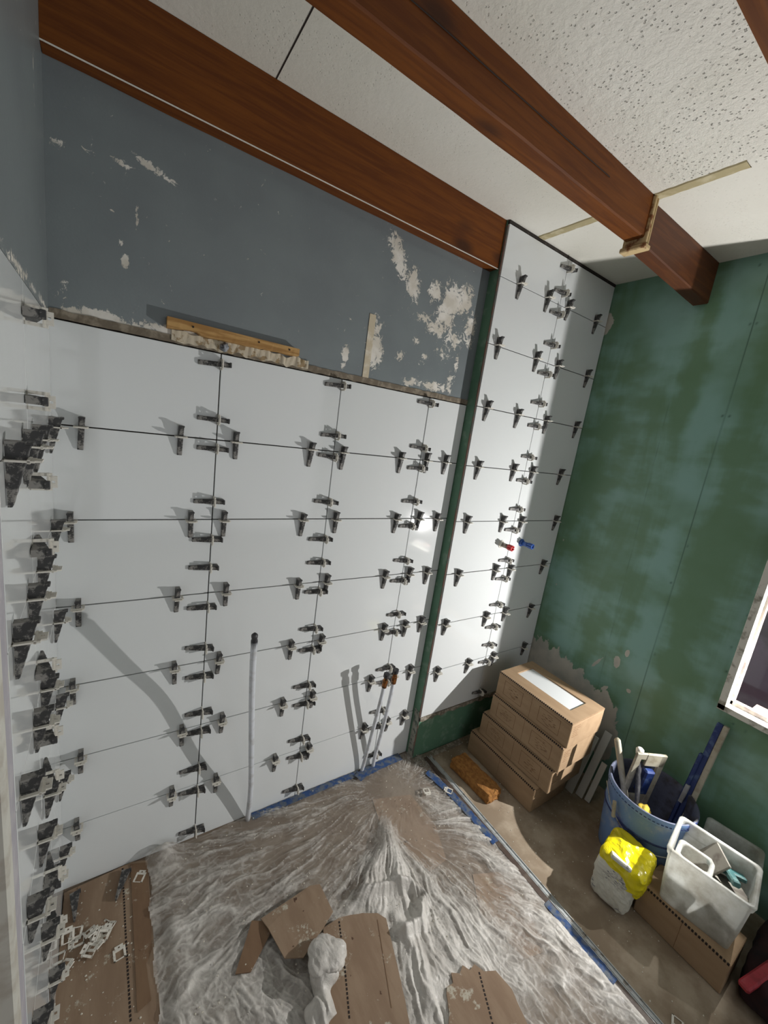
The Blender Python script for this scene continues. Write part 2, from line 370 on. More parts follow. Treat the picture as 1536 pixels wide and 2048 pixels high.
rough_strip('chipped_plaster', .26, .66, 1.762, 1.79, -.004, .012, 4, simple('chipped_plaster', srgb(198, 188, 168), .95, 0, srgb(150, 130, 100), 40, .5, .6, bump=.6), wb)

GAP = .0016
def tiles(name, xs, zs, y, parent, mat=M['tile'], th=.0085, jit=.0006, edge=True):
    bm = bmesh.new()
    for i in range(len(xs) - 1):
        for j in range(len(zs) - 1):
            d = random.uniform(-jit, jit); c = GAP if True else 0
            T = Matrix.Translation((0, 0, 0))
            cx, cz = (xs[i] + xs[i + 1]) / 2, (zs[j] + zs[j + 1]) / 2
            T = Matrix.Translation((cx, y, cz)) @ Matrix.Rotation(random.uniform(-1, 1) * .0012, 4, 'X') @ Matrix.Rotation(random.uniform(-1, 1) * .0012, 4, 'Z') @ Matrix.Translation((-cx, -y, -cz))
            bx(bm, (xs[i] + c, y + d, zs[j] + c), (xs[i + 1] - c, y + th, zs[j + 1] - c), .0008, T)
    return obj(name, bm, mat, parent)
tiles('tile_field', [-.006, X1, X2, X3, XR - .001], [0.002] + ROWS[::-1] + [ZT], 0.0, wb)

# column that projects from the back wall
wc = struct(box('wall_column', (XR, -.048, 0), (WX, .01, H), M['green_plain']))
tiles('tile_field', [XR + .001, XCV, WX - .002], [ZCB] + CJ[::-1] + [H - .012], CY, wc)
box('joint_backing', (XR + .002, -.0502, ZCB), (WX, -.0485, H - .002), M['gap'], wc)
bm = bmesh.new()
for i in range(60):
    z = .02 + i * (H - .04) / 60
    bx(bm, (XR - .0022, CY + .004, z), (XR + .001, CY + .0105 + .004 * mnoise.noise((z * 9, 0, 0)), z + (H - .04) / 60))
obj('tile_edge_trim', bm, simple('chipped_edge', srgb(120, 92, 80), .8, 0, srgb(96, 98, 90), 25, .45, .6), wc)
bm = bmesh.new(); bx(bm, (XR - .0014, -.052, 0), (XR, -.012, .27), .0005)
cb = obj('corner_bead', bm, simple('galvanised_bead', srgb(158, 158, 146), .6, .2, srgb(96, 110, 100), 40, .5, .6), wc)
bm = bmesh.new(); prev = None
for i in range(100):
    x = XR + (WX - XR) * i / 99; a = mnoise.noise((x * 25, 3, 0)) * .012; b = mnoise.noise((x * 33, 8, 0)) * .006
    r = [bm.verts.new((x, -.049, ZCB - .028 + a)), bm.verts.new((x, -.062 - abs(b), ZCB - .020 + a)), bm.verts.new((x, -.060 - abs(b), ZCB - .002 + b)), bm.verts.new((x, -.049, ZCB + .001))]
    if prev:
        for q in range(3): bm.faces.new((prev[q], prev[q + 1], r[q + 1], r[q]))
    prev = r
obj('mortar_ridge', bm, M['mortar'], wc)

# left wall, very slightly out of square
LW = Matrix.Rotation(TILT, 4, 'Z')
wl = struct(box('wall_left', (-.2, -.70, -.02), (-.010, .02, H), M['gap'])); wl.matrix_world = LW
p = grid('painted_panel', (-.0015, -.76, 1.757), (0, .775, 0), (0, 0, H - 1.757), 60, 60, M['paint'],
         {'peel': lambda P: ellipses(P[:, 1], P[:, 2], [(-.12, 1.90, .008, .04, .35), (-.17, 2.15, .006, .05, .5), (-.1, 2.3, .005, .05, .5), (-.3, 1.768, .10, .010, .5), (-.45, 1.765, .2, .010, .6), (-.12, 1.77, .08, .010, .6)])}, parent=wl)
bm = bmesh.new()
LY = [-.68, -.425, .0005]
for i in range(2):
    zz = [0.002] + ROWS[::-1] + [ZT]
    for j in range(len(zz) - 1):
        cy, cz = (LY[i] + LY[i + 1]) / 2, (zz[j] + zz[j + 1]) / 2
        T = Matrix.Translation((0, cy, cz)) @ Matrix.Rotation(random.uniform(-1, 1) * .0012, 4, 'Y') @ Matrix.Rotation(random.uniform(-1, 1) * .0012, 4, 'Z') @ Matrix.Translation((0, -cy, -cz))
        bx(bm, (-.0085, LY[i] + GAP * .5, zz[j] + GAP * .5), (0, LY[i + 1] - GAP * .5, zz[j + 1] - GAP * .5), .0008, T)
obj('tile_field', bm, M['tile'], wl)
t2 = struct(box('trim_2', (-.10, -.752, 0), (.000, -.684, 1.757), M['casing'], bev=.003)); t2.matrix_world = LW
t3 = struct(box('trim_3', (-.10, -.786, 0), (.006, -.756, 1.757), M['casing2'], bev=.003)); t3.matrix_world = LW
t4 = struct(box('wall_hall', (-.12, -3.6, -.02), (-.06, -.79, H), M['brown_wall'])); t4.name = 'wall_left_hall'
t4.matrix_world = LW

# green wall on the right with the window opening
WY0, WY1, WZ0, WZ1 = -.935, -1.75, .715, 1.70
wr = struct(box('wall_right', (WX + .002, -3.6, -.02), (WX + .05, WY1, H), M['green_plain']))
def seam(P):
    y, z = P[:, 1], P[:, 2]
    s = np.exp(-((y + .652 + (z - 1.5) * .004) / .0016) ** 2) * .85 + np.exp(-((y + .455 - .02 * (z - 1)) / .0012) ** 2) * .35 * (z < 1.9)
    for (a, b) in [(-.645, 2.2), (-.665, 2.2), (-.645, 1.85), (-.668, 1.85), (-.66, 1.30), (-.64, 1.12), (-.92, 1.3), (-.915, 1.1), (-.9, .95), (-.66, .78), (-.98, .66), (-1.02, .655), (-.07, 2.43), (-.62, 2.42), (-.91, .85)]:
        s = np.maximum(s, .9 * np.exp(-(((y - a) ** 2 + (z - b) ** 2) / .004 ** 2)))
    return np.clip(s, 0, 1)
def mem(P):
    y, z = P[:, 1], P[:, 2]
    v = .5 + .0 * y
    v = v + .5 * np.exp(-((y + .60 - (z - 1.2) * .02) / .055) ** 2)          # bluish filled seam
    v = v - .45 * np.exp(-((y + .74) / .05) ** 2) - .35 * np.exp(-((y + .50) / .05) ** 2) * sst(z, .9, 1.3)
    v = v - .35 * ellipses(y, z, [(-.18, 1.35, .12, .30, 1), (-.30, 1.7, .12, .2, .8)]) + .35 * ellipses(y, z, [(-.08, 1.55, .06, .1, 1), (-.12, 1.05, .09, .12, .8), (-.2, .85, .15, .12, .8), (-.3, 2.25, .3, .12, .8), (-.85, 1.0, .12, .3, .6)])
    v = v + .6 * (fbm(y * 9, z * 22, 5) - .5)
    return v
GP = [(-.10, .42, .12, .14, 1.1), (-.22, .42, .12, .12, 1.1), (-.36, .38, .12, .12, 1.1), (-.50, .34, .09, .14, 1.0), (-.56, .24, .05, .13, .9), (-.06, 2.28, .035, .05, 1.0), (-.52, .66, .02, .035, .75), (-.55, .72, .012, .02, .8),
      (-.43, .60, .008, .05, .8, .5), (-.60, .55, .012, .012, .9), (-.50, .50, .008, .03, .7, .8), (-.66, .62, .03, .006, .6), (-.03, 1.5, .01, .3, .3), (-.12, .9, .006, .008, .8), (-.10, 1.15, .005, .006, .8), (-.3, 1.9, .008, .006, .7)]
def gwall(nm, y0, y1, z0, z1):
    return grid(nm, (WX, y0, z0), (0, y1 - y0, 0), (0, 0, z1 - z0), max(2, int(abs(y1 - y0) / .0035)), max(2, int((z1 - z0) / .008)), M['green'],
                {'peel': lambda P: ellipses(P[:, 1], P[:, 2], GP), 'seam': seam, 'mem': mem}, parent=wr)
gwall('membrane_panel', .01, WY0, 0, H)
gwall('membrane_panel', WY0, WY1, 0, WZ0)
gwall('membrane_panel', WY0, WY1, WZ1, H)
box('panel_core', (WX + .002, WY0 + .002, -.02), (WX + .045, .16, H), M['green_plain'], wr)
box('panel_core', (WX + .002, WY1, -.02), (WX + .045, WY0 + .002, WZ0 - .002), M['green_plain'], wr)
box('panel_core', (WX + .002, WY1, WZ1 + .002), (WX + .045, WY0 + .002, H), M['green_plain'], wr)
# far end of the room
struct(box('wall_rear', (-.6, -3.7, -.02), (2.9, -3.6, H), M['paint_left']))

# window frame, sash, glass
wn = struct(bpy.data.objects.new('window_1', None)); COL.objects.link(wn); wn.location = (WX, WY0, WZ0)
def part(name, bm, mat, root, smooth=False):
    o = obj(name, bm, mat, None, smooth); o.parent = root; o.matrix_parent_inverse = root.matrix_basis.inverted(); return o
bm = bmesh.new(); FD = .046
for lo, hi in (((WX - .024, WY0 - .012, WZ0 - .015), (WX + FD, WY0 + .014, WZ1 + .01)), ((WX - .024, WY1, WZ0 - .018), (WX + FD, WY0 + .014, WZ0 + .008)),
               ((WX - .02, WY1, WZ1 - .01), (WX + FD, WY0, WZ1 + .02)), ((WX - .02, WY1 - .01, WZ0), (WX + FD, WY1 + .012, WZ1))): bx(bm, lo, hi, .002)
part('window_frame', bm, M['frame'], wn)
bm = bmesh.new()
for lo, hi in (((WX + .016, WY0 - .022, WZ0 + .008), (WX + .040, WY0 - .002, WZ1 - .01)), ((WX + .016, WY1, WZ0 + .006), (WX + .040, WY0 - .002, WZ0 + .026)), ((WX + .016, WY1, WZ1 - .05), (WX + .040, WY0 - .012, WZ1 - .01))): bx(bm, lo, hi, .002)
part('window_sash', bm, simple('dark_sash', srgb(120, 112, 104), .5, 0, srgb(70, 60, 60), 12), wn)
bm = bmesh.new(); bx(bm, (WX + .026, WY1, WZ0 + .02), (WX + .029, WY0 - .02, WZ1 - .03)); part('glass_pane', bm, M['glass'], wn)
os_ = struct(box('trim_9', (WX + .045, -1.70, WZ0 - .04), (WX + .16, -1.0, WZ0), M['brown_wall']))
yd = struct(box('wall_outside', (3.2, -3.2, -.1), (3.25, .8, 2.6), M['night'])); yd.name = 'wall_yard'

# beams
def beam(name, x0, x1, y0, y1, z0a, z0b, label, mat, n=40, seed=0):
    bm = bmesh.new(); prev = None
    for i in range(n + 1):
        t = i / n; x = x0 + (x1 - x0) * t; z0 = z0a + (z0b - z0a) * t; e = .0015 * mnoise.noise((x * 6, seed, 0)); f = .0015 * mnoise.noise((x * 8, seed, 4))
        b = .004
        ring = [(y1, z0 + e), (y0 + b, z0 + f), (y0, z0 + b + f), (y0 + e * .6, H - .001), (y1, H - .001)]
        r = [bm.verts.new((x, a, c)) for a, c in ring]
        if prev:
            for q in range(5): bm.faces.new((prev[q], prev[(q + 1) % 5], r[(q + 1) % 5], r[q]))
        else: bm.faces.new(r[::-1])
        prev = r
    bm.faces.new(prev); bmesh.ops.recalc_face_normals(bm, faces=bm.faces)
    o = obj(name, bm, mat); return tag(o, label, 'beam')
beam('ceiling_beam', 0.0, XR - .004, -.045, .0, 2.284, 2.284, 'red-brown stained beam along the top of the gray back wall', M['beam'])
box('paint_line', (0, -.0456, 2.2828), (XR - .004, -.0435, 2.2852), M['clip'], bpy.data.objects['ceiling_beam'])
cb2 = beam('ceiling_beam', -.2, 1.572, -.498, -.440, 2.335, 2.335, 'long knotty brown beam crossing the ceiling in front, wooden collar at its end', M['beam'], seed=3)
bm = bmesh.new(); tube(bm, [(x, -.4985 - .0006, 2.404 + .0018 * mnoise.noise((x * 5, 1, 1))) for x in np.linspace(.1, 1.32, 50)], .0011, 5); obj('lamination_crack', bm, M['ink'], cb2)
beam('ceiling_beam', 1.60, WX - .002, -.482, -.428, 2.330, 2.302, 'short darker beam end running into the green wall beyond the wooden collar', M['beam_dark'], seed=5)
beam('ceiling_beam', .4, WX - .002, -1.02, -.937, 2.30, 2.30, 'knotty dark beam glimpsed in the upper right corner of the ceiling', M['beam'], seed=8)
t = empty('beam_collar', (1.585, -.47, 2.31), 'pale peeling wooden collar wrapped around the joint of the ceiling beam', 'wood trim')
bm = bmesh.new(); bx(bm, (1.571, -.507, 2.318), (1.583, -.43, H - .002), .002); bx(bm, (1.592, -.503, 2.312), (1.600, -.43, H - .002), .0015); part('side_strip', bm, M['pale_wood'], t)
bm = bmesh.new(); bx(bm, (1.566, -.510, 2.302), (1.603, -.425, 2.317), .003); part('bottom_strip', bm, M['pale_wood'], t)
bm = bmesh.new(); bx(bm, (1.583, -.497, 2.32), (1.592, -.435, H - .002)); part('spacer', bm, M['tape_tan'], t)
# ceiling seam strips and line
def cstrip(y0, y1, nm):
    bm = bmesh.new(); prev = None; n = 30
    for i in range(n + 1):
        y = y0 + (y1 - y0) * i / n; e = .003 * mnoise.noise((y * 40, 0, 2)); f = .003 * mnoise.noise((y * 40, 7, 2))
        r = [bm.verts.new((1.566 + e, y, H)), bm.verts.new((1.569 + e, y, H - .0035)), bm.verts.new((1.602 + f, y, H - .0035)), bm.verts.new((1.606 + f, y, H))]
        if prev:
            for q in range(3): bm.faces.new((prev[q], prev[q + 1], r[q + 1], r[q]))
        prev = r
    return struct(obj(nm, bm, M['tape_tan'], None))
cstrip(-.062, -.43, 'trim_4'); cstrip(-.50, -.735, 'trim_5')
struct(box('trim_6', (.4785, -.44, H - .0012), (.4815, -.045, H + .001), M['ink']))
struct(box('trim_7', (XR + .001, CY - .0005, H - .0105), (WX, CY + .006, H - .0005), M['gap']))

# wooden batten stuck on the wall over the low tiles
t = empty('wood_batten', (.43, 0, 1.80), 'splintered raw pine strip fixed to the gray wall just above the low tiles', 'wood strip')
bm = bmesh.new(); n = 40; prev = None
for i in range(n + 1):
    x = .247 + (.618 - .247) * i / n; s = .002 * mnoise.noise((x * 40, 0, 0)); z1 = 1.818 - .003 * i / n; z0 = 1.793 + .006 * mnoise.noise((x * 18, 4, 0)) - (.004 if .33 < x < .5 else 0)
    r = [bm.verts.new((x, .0, z0)), bm.verts.new((x, -.026 + abs(s), z0 + abs(s))), bm.verts.new((x, -.026, z1)), bm.verts.new((x, .0, z1))]
    if prev:
        for q in range(4): bm.faces.new((prev[q], prev[(q + 1) % 4], r[(q + 1) % 4], r[q]))
    else: bm.faces.new(r[::-1])
    prev = r
bm.faces.new(prev); bmesh.ops.recalc_face_normals(bm, faces=bm.faces); part('strip', bm, M['raw_wood'], t)
for x, z in ((.31, 1.806), (.49, 1.807), (.585, 1.806)):
    bm = bmesh.new(); tube(bm, [(x, -.0255, z), (x, -.0275, z)], .0028, 8); part('nail_head', bm, M['ink'], t)
bm = bmesh.new(); bmesh.ops.create_icosphere(bm, subdivisions=3, radius=.012)
for v in bm.verts: v.co = v.co * (1 + .5 * mnoise.noise(v.co * 160)) + Vector((.398, -.008, 1.774))
tag(obj('putty_blob', bm, simple('grey_putty', srgb(150, 154, 160), .6, 0, srgb(70, 70, 74), 80), None, True), 'small gray lump of filler squeezed out under the middle of the wooden strip', 'filler')

# ------------------------------------------------------------------ leveling clips with wedges
def wedge_mesh():
    bm = bmesh.new(); L0, L1 = -.056, .030; w = .0064; n = 14
    prof = []
    for i in range(n + 1):
        u = L0 + (L1 - L0) * i / n; h = .0055 + .0215 * (i / n) ** 1.0
        prof.append((u, h + (.0006 if i % 2 else 0)))
    rows = []
    for u, h in prof:
        rows.append([bm.verts.new((u, -w, .0008)), bm.verts.new((u, -w, h - .001)), bm.verts.new((u, -w + .0015, h)), bm.verts.new((u, w - .0015, h)), bm.verts.new((u, w, h - .001)), bm.verts.new((u, w, .0008))])
    for a, b in zip(rows, rows[1:]):
        for q in range(6): bm.faces.new((a[q], a[(q + 1) % 6], b[(q + 1) % 6], b[q]))
    bm.faces.new(rows[0][::-1]); bm.faces.new(rows[-1])
    bx(bm, (L1 - .004, -w - .0010, .021), (L1 + .001, w + .0010, .0295), .001)
    bmesh.ops.recalc_face_normals(bm, faces=bm.faces)
    return mesh_of(bm, 'wedge')
def clip_mesh(flat=False):
    bm = bmesh.new(); t = .0013; W2 = .0155
    bx(bm, (-t, -W2, -.001), (t, -.0098, .030)); bx(bm, (-t, .0098, -.001), (t, W2, .030))
    bx(bm, (-t * 2, -W2, .0225), (t * 2, W2, .0255))
    bx(bm, (-t, -.0045 - .006, .0255), (t, -.0022, .037)); bx(bm, (-t, .0022, .0255), (t, .0105, .037)); bx(bm, (-t, -.0022, .0335), (t, .0022, .037)); bx(bm, (-t, -.0022, .0255), (t, .0022, .029))
    bx(bm, (-t, -W2, -.001), (t, W2, .0012))
    return mesh_of(bm, 'clip')
WM, CM = wedge_mesh(), clip_mesh()
WM.materials.append(M['wedge']); CM.materials.append(M['clip'])
proto = None
def leveler(P, U, Wd, N, label, group, wedge=True):
    global proto
    U, Wd, N = Vector(U), Vector(Wd), Vector(N)
    T = Matrix((( U.x, Wd.x, N.x, 0), (U.y, Wd.y, N.y, 0), (U.z, Wd.z, N.z, 0), (0, 0, 0, 1)))
    jit = Matrix.Rotation(random.gauss(0, .035), 4, 'Z')
    root = bpy.data.objects.new('leveling_clip', None); COL.objects.link(root); root.empty_display_size = .02
    root.matrix_world = Matrix.Translation(P) @ T
    tag(root, label, 'tile leveling clip', group)
    c = bpy.data.objects.new('clip', CM); COL.objects.link(c); c.parent = root
    if wedge:
        w = bpy.data.objects.new('wedge', WM); COL.objects.link(w); w.parent = root
        w.matrix_basis = Matrix.Translation((random.uniform(-.008, .004), random.uniform(-.0008, .0008), 0)) @ jit
        w['label'] = 'black tapered wedge'
    return root
LOWH = [[0.0602, 0.292, 0.4468, 0.6993, 0.8238, 1.0841, 1.2172, 1.3216], [0.0346, 0.329, 0.426, 0.6947, 0.8255, 1.1062, 1.2262, 1.3298], [0.0487, 0.2997, 0.4458, 0.7031, 0.8188, 1.0918, 1.2202, 1.3221], [0.0339, 0.2998, 0.4374, 0.6991, 0.824, 1.1266, 1.2452, 1.3392], [0.0509, 0.3299, 0.4613, 0.6887, 0.8141, 1.0985, 1.2253, 1.3223], [0.0392, 0.3059, 0.4536, 0.6798, 0.8267, 1.0984, 1.2306, 1.3329]]
LOWV = {0.3915: [1.7235, 1.5642, 1.4775, 1.3128, 1.1886, 1.0941, 0.9561, 0.8065, 0.6985, 0.5551, 0.478, 0.3263, 0.2278, 0.0479], 0.7902: [1.7309, 1.5601, 1.4836, 1.3188, 1.1769, 1.0845, 0.9663, 0.8103, 0.7191, 0.5584, 0.4732, 0.3041, 0.2202, 0.0567], 1.1886: [1.7311, 1.5528, 1.4701, 1.3282, 1.2218, 1.0656, 0.9729, 0.813, 0.7248, 0.5458, 0.4706, 0.3192, 0.2321, 0.0757]}
COLH = [[1.5114, 1.6991, 1.8502, 2.0826], [1.449, 1.7043, 1.8656, 2.1129], [1.4527, 1.6541, 1.868, 2.1177], [1.4636, 1.7026, 1.8432, 2.076], [1.4585, 1.6986, 1.8409, 2.127], [1.4644, 1.7171, 1.8313, 2.1036], [1.441, 1.7174, 1.8647, 2.081], [1.4449, 1.6561, 1.8454, 2.1004]]
COLV = [2.4256, 2.3038, 2.2145, 2.084, 1.9555, 1.8233, 1.7179, 1.5721, 1.4551, 1.3149, 1.2071, 1.0477, 0.9491, 0.8066, 0.6803, 0.5745, 0.4761, 0.2904]
COLV[0] = 2.405
NX = {.3915: 'first', .7902: 'second', 1.1886: 'third'}
gL, gC, gW = 'leveling clips on the low tiled wall', 'leveling clips on the tiled column', 'leveling clips on the left side wall'
for i, row in enumerate(LOWH):
    for j, x in enumerate(row):
        leveler((x, -.0004, ROWS[i]), (0, 0, 1), (-1, 0, 0), (0, -1, 0), 'black wedge clip on %s horizontal joint of low wall tiles, %s from left' % (ORD(i), ORD(j)), gL)
for vi, (x, zs) in enumerate(LOWV.items()):
    for j, z in enumerate(zs):
        leveler((x, -.0004, z), (1, 0, 0), (0, 0, 1), (0, -1, 0), 'black wedge clip lying sideways on %s vertical joint of low wall, %s from top' % (ORD(vi), ORD(j)), gL)
for i, row in enumerate(COLH):
    for j, x in enumerate(row):
        leveler((x, CY - .0004, CJ[i]), (0, 0, 1), (-1, 0, 0), (0, -1, 0), 'black wedge clip on %s horizontal joint of narrow tiled column, %s from left' % (ORD(i), ORD(j)), gC)
for j, z in enumerate(COLV):
    leveler((XCV, CY - .0004, z), (1, 0, 0), (0, 0, 1), (0, -1, 0), 'black wedge clip lying sideways on vertical joint of tiled column, %s from top' % ORD(j), gC)
a = math.cos(TILT); b = math.sin(TILT)
def LP(y, z, off=.0004): return LW @ Vector((off, y, z))
for i in range(6):
    ys = [-.085, -.375, -.495, -.640] if i < 5 else [-.09, -.41]
    for j, y in enumerate(ys):
        y += random.uniform(-.006, .006)
        leveler(LP(y, ROWS[i]), (0, 0, 1), (LW @ Vector((0, -1, 0, 0))).xyz, (LW @ Vector((1, 0, 0, 0))).xyz, 'upright black wedge clip on %s joint of side wall tiles, %s from corner' % (ORD(i), ORD(j)), gW)
for j, z in enumerate([1.705, 1.572, 1.435, 1.315, 1.075, .925, .82, .57, .43]):
    leveler(LP(-.425, z), (LW @ Vector((0, -1, 0, 0))).xyz, (0, 0, -1), (LW @ Vector((1, 0, 0, 0))).xyz, 'black wedge clip pointing at viewer on side wall vertical joint, %s from top' % ORD(j), gW)

# loose clips and wedges
def loose(x, y, z, ang, label, group, tilt=0, tiltx=0):
    o = bpy.data.objects.new('loose_clip', CM); COL.objects.link(o)
    o.matrix_world = Matrix.Translation((x, y, z)) @ Matrix.Rotation(ang, 4, 'Z') @ Matrix.Rotation(tilt, 4, 'X') @ Matrix.Rotation(tiltx, 4, 'Y') @ Matrix(((0, 1, 0, 0), (0, 0, 1, 0), (1, 0, 0, 0), (0, 0, 0, 1)))
    tag(o, label, 'tile leveling clip', group)
LC = [(.054, -.136), (.071, -.17), (.091, -.204), (.121, -.165), (.133, -.155), (.143, -.178), (.103, -.190), (.115, -.200), (.100, -.225), (.027, -.195), (.033, -.166), (.022, -.215), (.128, -.200), (.082, -.155)]
for i, (x, y) in enumerate(sorted(LC)):
    loose(x - .008, y - .012, .012 + .002 * (i % 4), rng.uniform(0, 6.28), 'white plastic clip in the loose heap on left cardboard, %s from the side wall' % ORD(i), 'loose clips heaped on the left cardboard', rng.uniform(-.5, .5), rng.uniform(-.15, .15))
loose(.153, -.285, .0115, .1, 'white clip lying alone at the right end of the heap on the cardboard', 'loose clips heaped on the left cardboard')
loose(.203, -.085, .0115, -.5, 'white clip lying alone near the wall on the corrugated cardboard edge', None)
loose(1.334, -.235, .022, 2.8, 'white clip lying on the plastic sheet near the foot of the column', None, .15)
loose(1.440, -.300, .018, .6, 'white clip lying on the blue tape beside the metal track', None)
loose(1.556, -1.19, .002, 1.9, 'white clip lying on the bare dusty floor at the lower right', None)
def loosewedge(x, y, z, ang, label):
    o = bpy.data.objects.new('loose_wedge', WM); COL.objects.link(o)
    o.matrix_world = Matrix.Translation((x, y, z)) @ Matrix.Rotation(ang, 4, 'Z') @ Matrix.Rotation(1.57, 4, 'X'); tag(o, label, 'wedge')
loosewedge(.152, -.06, .018, 1.35, 'black wedge lying near the wall on the cardboard beside its perforated line')
loosewedge(.024, -.07, .018, 1.75, 'black wedge lying on the cardboard in the left corner by the side wall')

# ------------------------------------------------------------------ pipes and valve stubs
def pipe(pts, r, label, tip, extra=None):
    t = empty('water_pipe', pts[0], label, 'pipe')
    P = smooth_path(pts, 10); bm = bmesh.new(); tube(bm, P, r, 16); part('hose', bm, M['pipe'], t, True)
    return t, P
t, P = pipe([(.586, -.016, 0), (.572, -.060, .20), (.545, -.110, .42), (.519, -.150, .654), (.498, -.195, .81), (.484, -.232, .935)], .0100, 'tall white plastic pipe rising alone in front of the low tiles, black taped end', None)
d = (P[-1] - P[-2]).normalized(); bm = bmesh.new(); e = P[-1]
tube(bm, [e - d * .03, e + d * .002, e + d * .012, e + d * .016, e + d * .024, e + d * .032], [.0098, .0102, .0075, .0095, .010, .004], 14); part('taped_end', bm, M['black'], t, True)
for (pts, lab) in (([(1.118, -.014, 0), (1.118, -.030, .10), (1.108, -.070, .30), (1.097, -.108, .50), (1.094, -.118, .57)], 'left one of the two short white pipes standing side by side, copper end'),
                   ([(1.182, -.014, 0), (1.172, -.032, .10), (1.158, -.075, .30), (1.142, -.112, .50), (1.139, -.120, .58)], 'right one of the two short white pipes standing side by side, copper end')):
    t, P = pipe(pts, .0085, lab, None); e = P[-1]; d = (P[-1] - P[-3]).normalized()
    bm = bmesh.new(); tube(bm, [e - d * .035, e - d * .033, e, e + d * .004, e + d * .02, e + d * .021], [.0088, .0115, .0115, .009, .009, .0085], 16); part('copper_sleeve', bm, M['copper'], t, True)
    bm = bmesh.new(); tube(bm, [e + d * .018, e + d * .022, e + d * .036, e + d * .038], [.011, .0135, .0135, .009], 8); part('end_nut', bm, M['black'], t)
for x, z, lab, m1, m2 in ((1.731, 1.133, 'gray valve stub with a red end sticking out of the column tiles', 'copper', 'red'), (1.885, 1.135, 'blue valve stub sticking out of the column tiles beside the red one', 'navy', 'blue')):
    t = empty('valve_stub', (x, CY, z), lab, 'water valve stub')
    bm = bmesh.new(); tube(bm, [(x, CY + .006, z), (x, CY - .004, z), (x, CY - .006, z), (x, CY - .012, z)], [.020, .020, .016, .014], 18); part('collar', bm, M['clip'] if m1 == 'copper' else M['blue'], t)
    bm = bmesh.new(); tube(bm, [(x, CY - .01, z), (x, CY - .050, z)], .0115, 14); part('stem', bm, simple('dull_grey_brass', srgb(150, 138, 128), .5, .4, srgb(110, 90, 80), 60) if m1 == 'copper' else M['blue'], t, True)
    bm = bmesh.new()
    for q in range(6):
        an = q * math.pi / 3; bx(bm, (-.0045, -.028, .008), (.0045, 0, .014), .001, Matrix.Translation((x, CY - .045, z)) @ Matrix.Rotation(an, 4, 'Y'))
    tube(bm, [(x, CY - .042, z), (x, CY - .066, z)], .009, 12); part('crown_end', bm, M[m2], t)

# ------------------------------------------------------------------ floor: track, tape, cardboard, plastic sheet
t = empty('floor_track', (1.48, -.75, 0), 'long metal floor track separating the plastic covered shower floor from the bare floor', 'metal track')
def xtr(y): return 0
bm = bmesh.new(); bx(bm, (1.474, -1.6, 0), (1.477, -.075, .008)); bx(bm, (1.495, -1.6, 0), (1.498, -.075, .0075)); bx(bm, (1.474, -1.6, 0), (1.498, -.075, .004)); bx(bm, (1.481, -1.6, .003), (1.484, -.075, .006)); part('rail', bm, M['metal'], t)
bm = bmesh.new(); bx(bm, (1.450, -1.6, 0), (1.4735, -.075, .008), .001); part('channel', bm, M['brown_metal'], t)
struct(box('trim_8', (XR, -.085, 0), (1.72, -.052, .006), M['mortar'], None, .002))

def shift(poly, zz=None): return poly
def card(name, poly, z0, z1, mat, label, lines=(), rz=None, group=None):
    cx = sum(p[0] for p in poly) / len(poly); cy = sum(p[1] for p in poly) / len(poly)
    t = empty(name, (cx, cy, z0), label, 'cardboard', group)
    n = []
    for i in range(len(poly)):
        a = Vector(poly[i]); c = Vector(poly[(i + 1) % len(poly)]); k = max(1, int((c - a).length / .012)); nrm = Vector((-(c - a).y, (c - a).x)).normalized()
        for j in range(k): n.append(tuple(a + (c - a) * (j / k) + nrm * (.0016 * mnoise.noise((a.x * 90 + j * 1.7, i, 2)) if j else 0)))
    bm = bmesh.new(); prism(bm, n, z0, z1); part('sheet', bm, mat, t)
    for li in lines:
        bm = bmesh.new(); L = [Vector(p) for p in li]; s = 0
        for A, B in zip(L, L[1:]):
            d = (B - A).normalized(); m = int((B - A).length / .0095); ang = math.atan2(d.y, d.x)
            for q in range(m):
                p = A + d * (q + .5) * .0095
                bx(bm, (-.0030, -.0024, 0), (.0030, .0024, .0006), 0, Matrix.Translation((p.x, p.y, z1)) @ Matrix.Rotation(ang, 4, 'Z'))
        part('perforated_line', bm, M['ink'], t)
    return t
card('flattened_cardboard', [(.004, -.016), (.19, -.004), (.236, -.02), (.238, -.30), (.252, -.62), (.262, -1.1), (.03, -1.1), (.010, -.5)], .0025, .0095, M['card'], 'flattened brown cardboard box in left corner with a heap of white clips on it', [[(.162, -.012), (.168, -.242), (.175, -.445), (.185, -.8)]])
card('cardboard_strip', [(.185, -.012), (.234, -.03), (.232, -.30), (.215, -.33), (.222, -.42), (.19, -.43)], .0098, .0125, M['card_dark'], 'torn corrugated cardboard edge strip lying along the right side of the left cardboard')
card('covered_cardboard', [(1.092, -.161), (1.262, -.215), (1.275, -.378), (1.221, -.51), (1.134, -.516), (1.078, -.396), (1.061, -.274)], .0018, .004, M['card'], 'brown cardboard piece seen through the plastic sheet just in front of the column')
card('covered_cardboard', [(1.277, -.599), (1.383, -.643), (1.346, -.892), (1.246, -.868), (1.205, -.707)], .0018, .004, M['card'], 'brown cardboard piece seen through the plastic near the metal track')

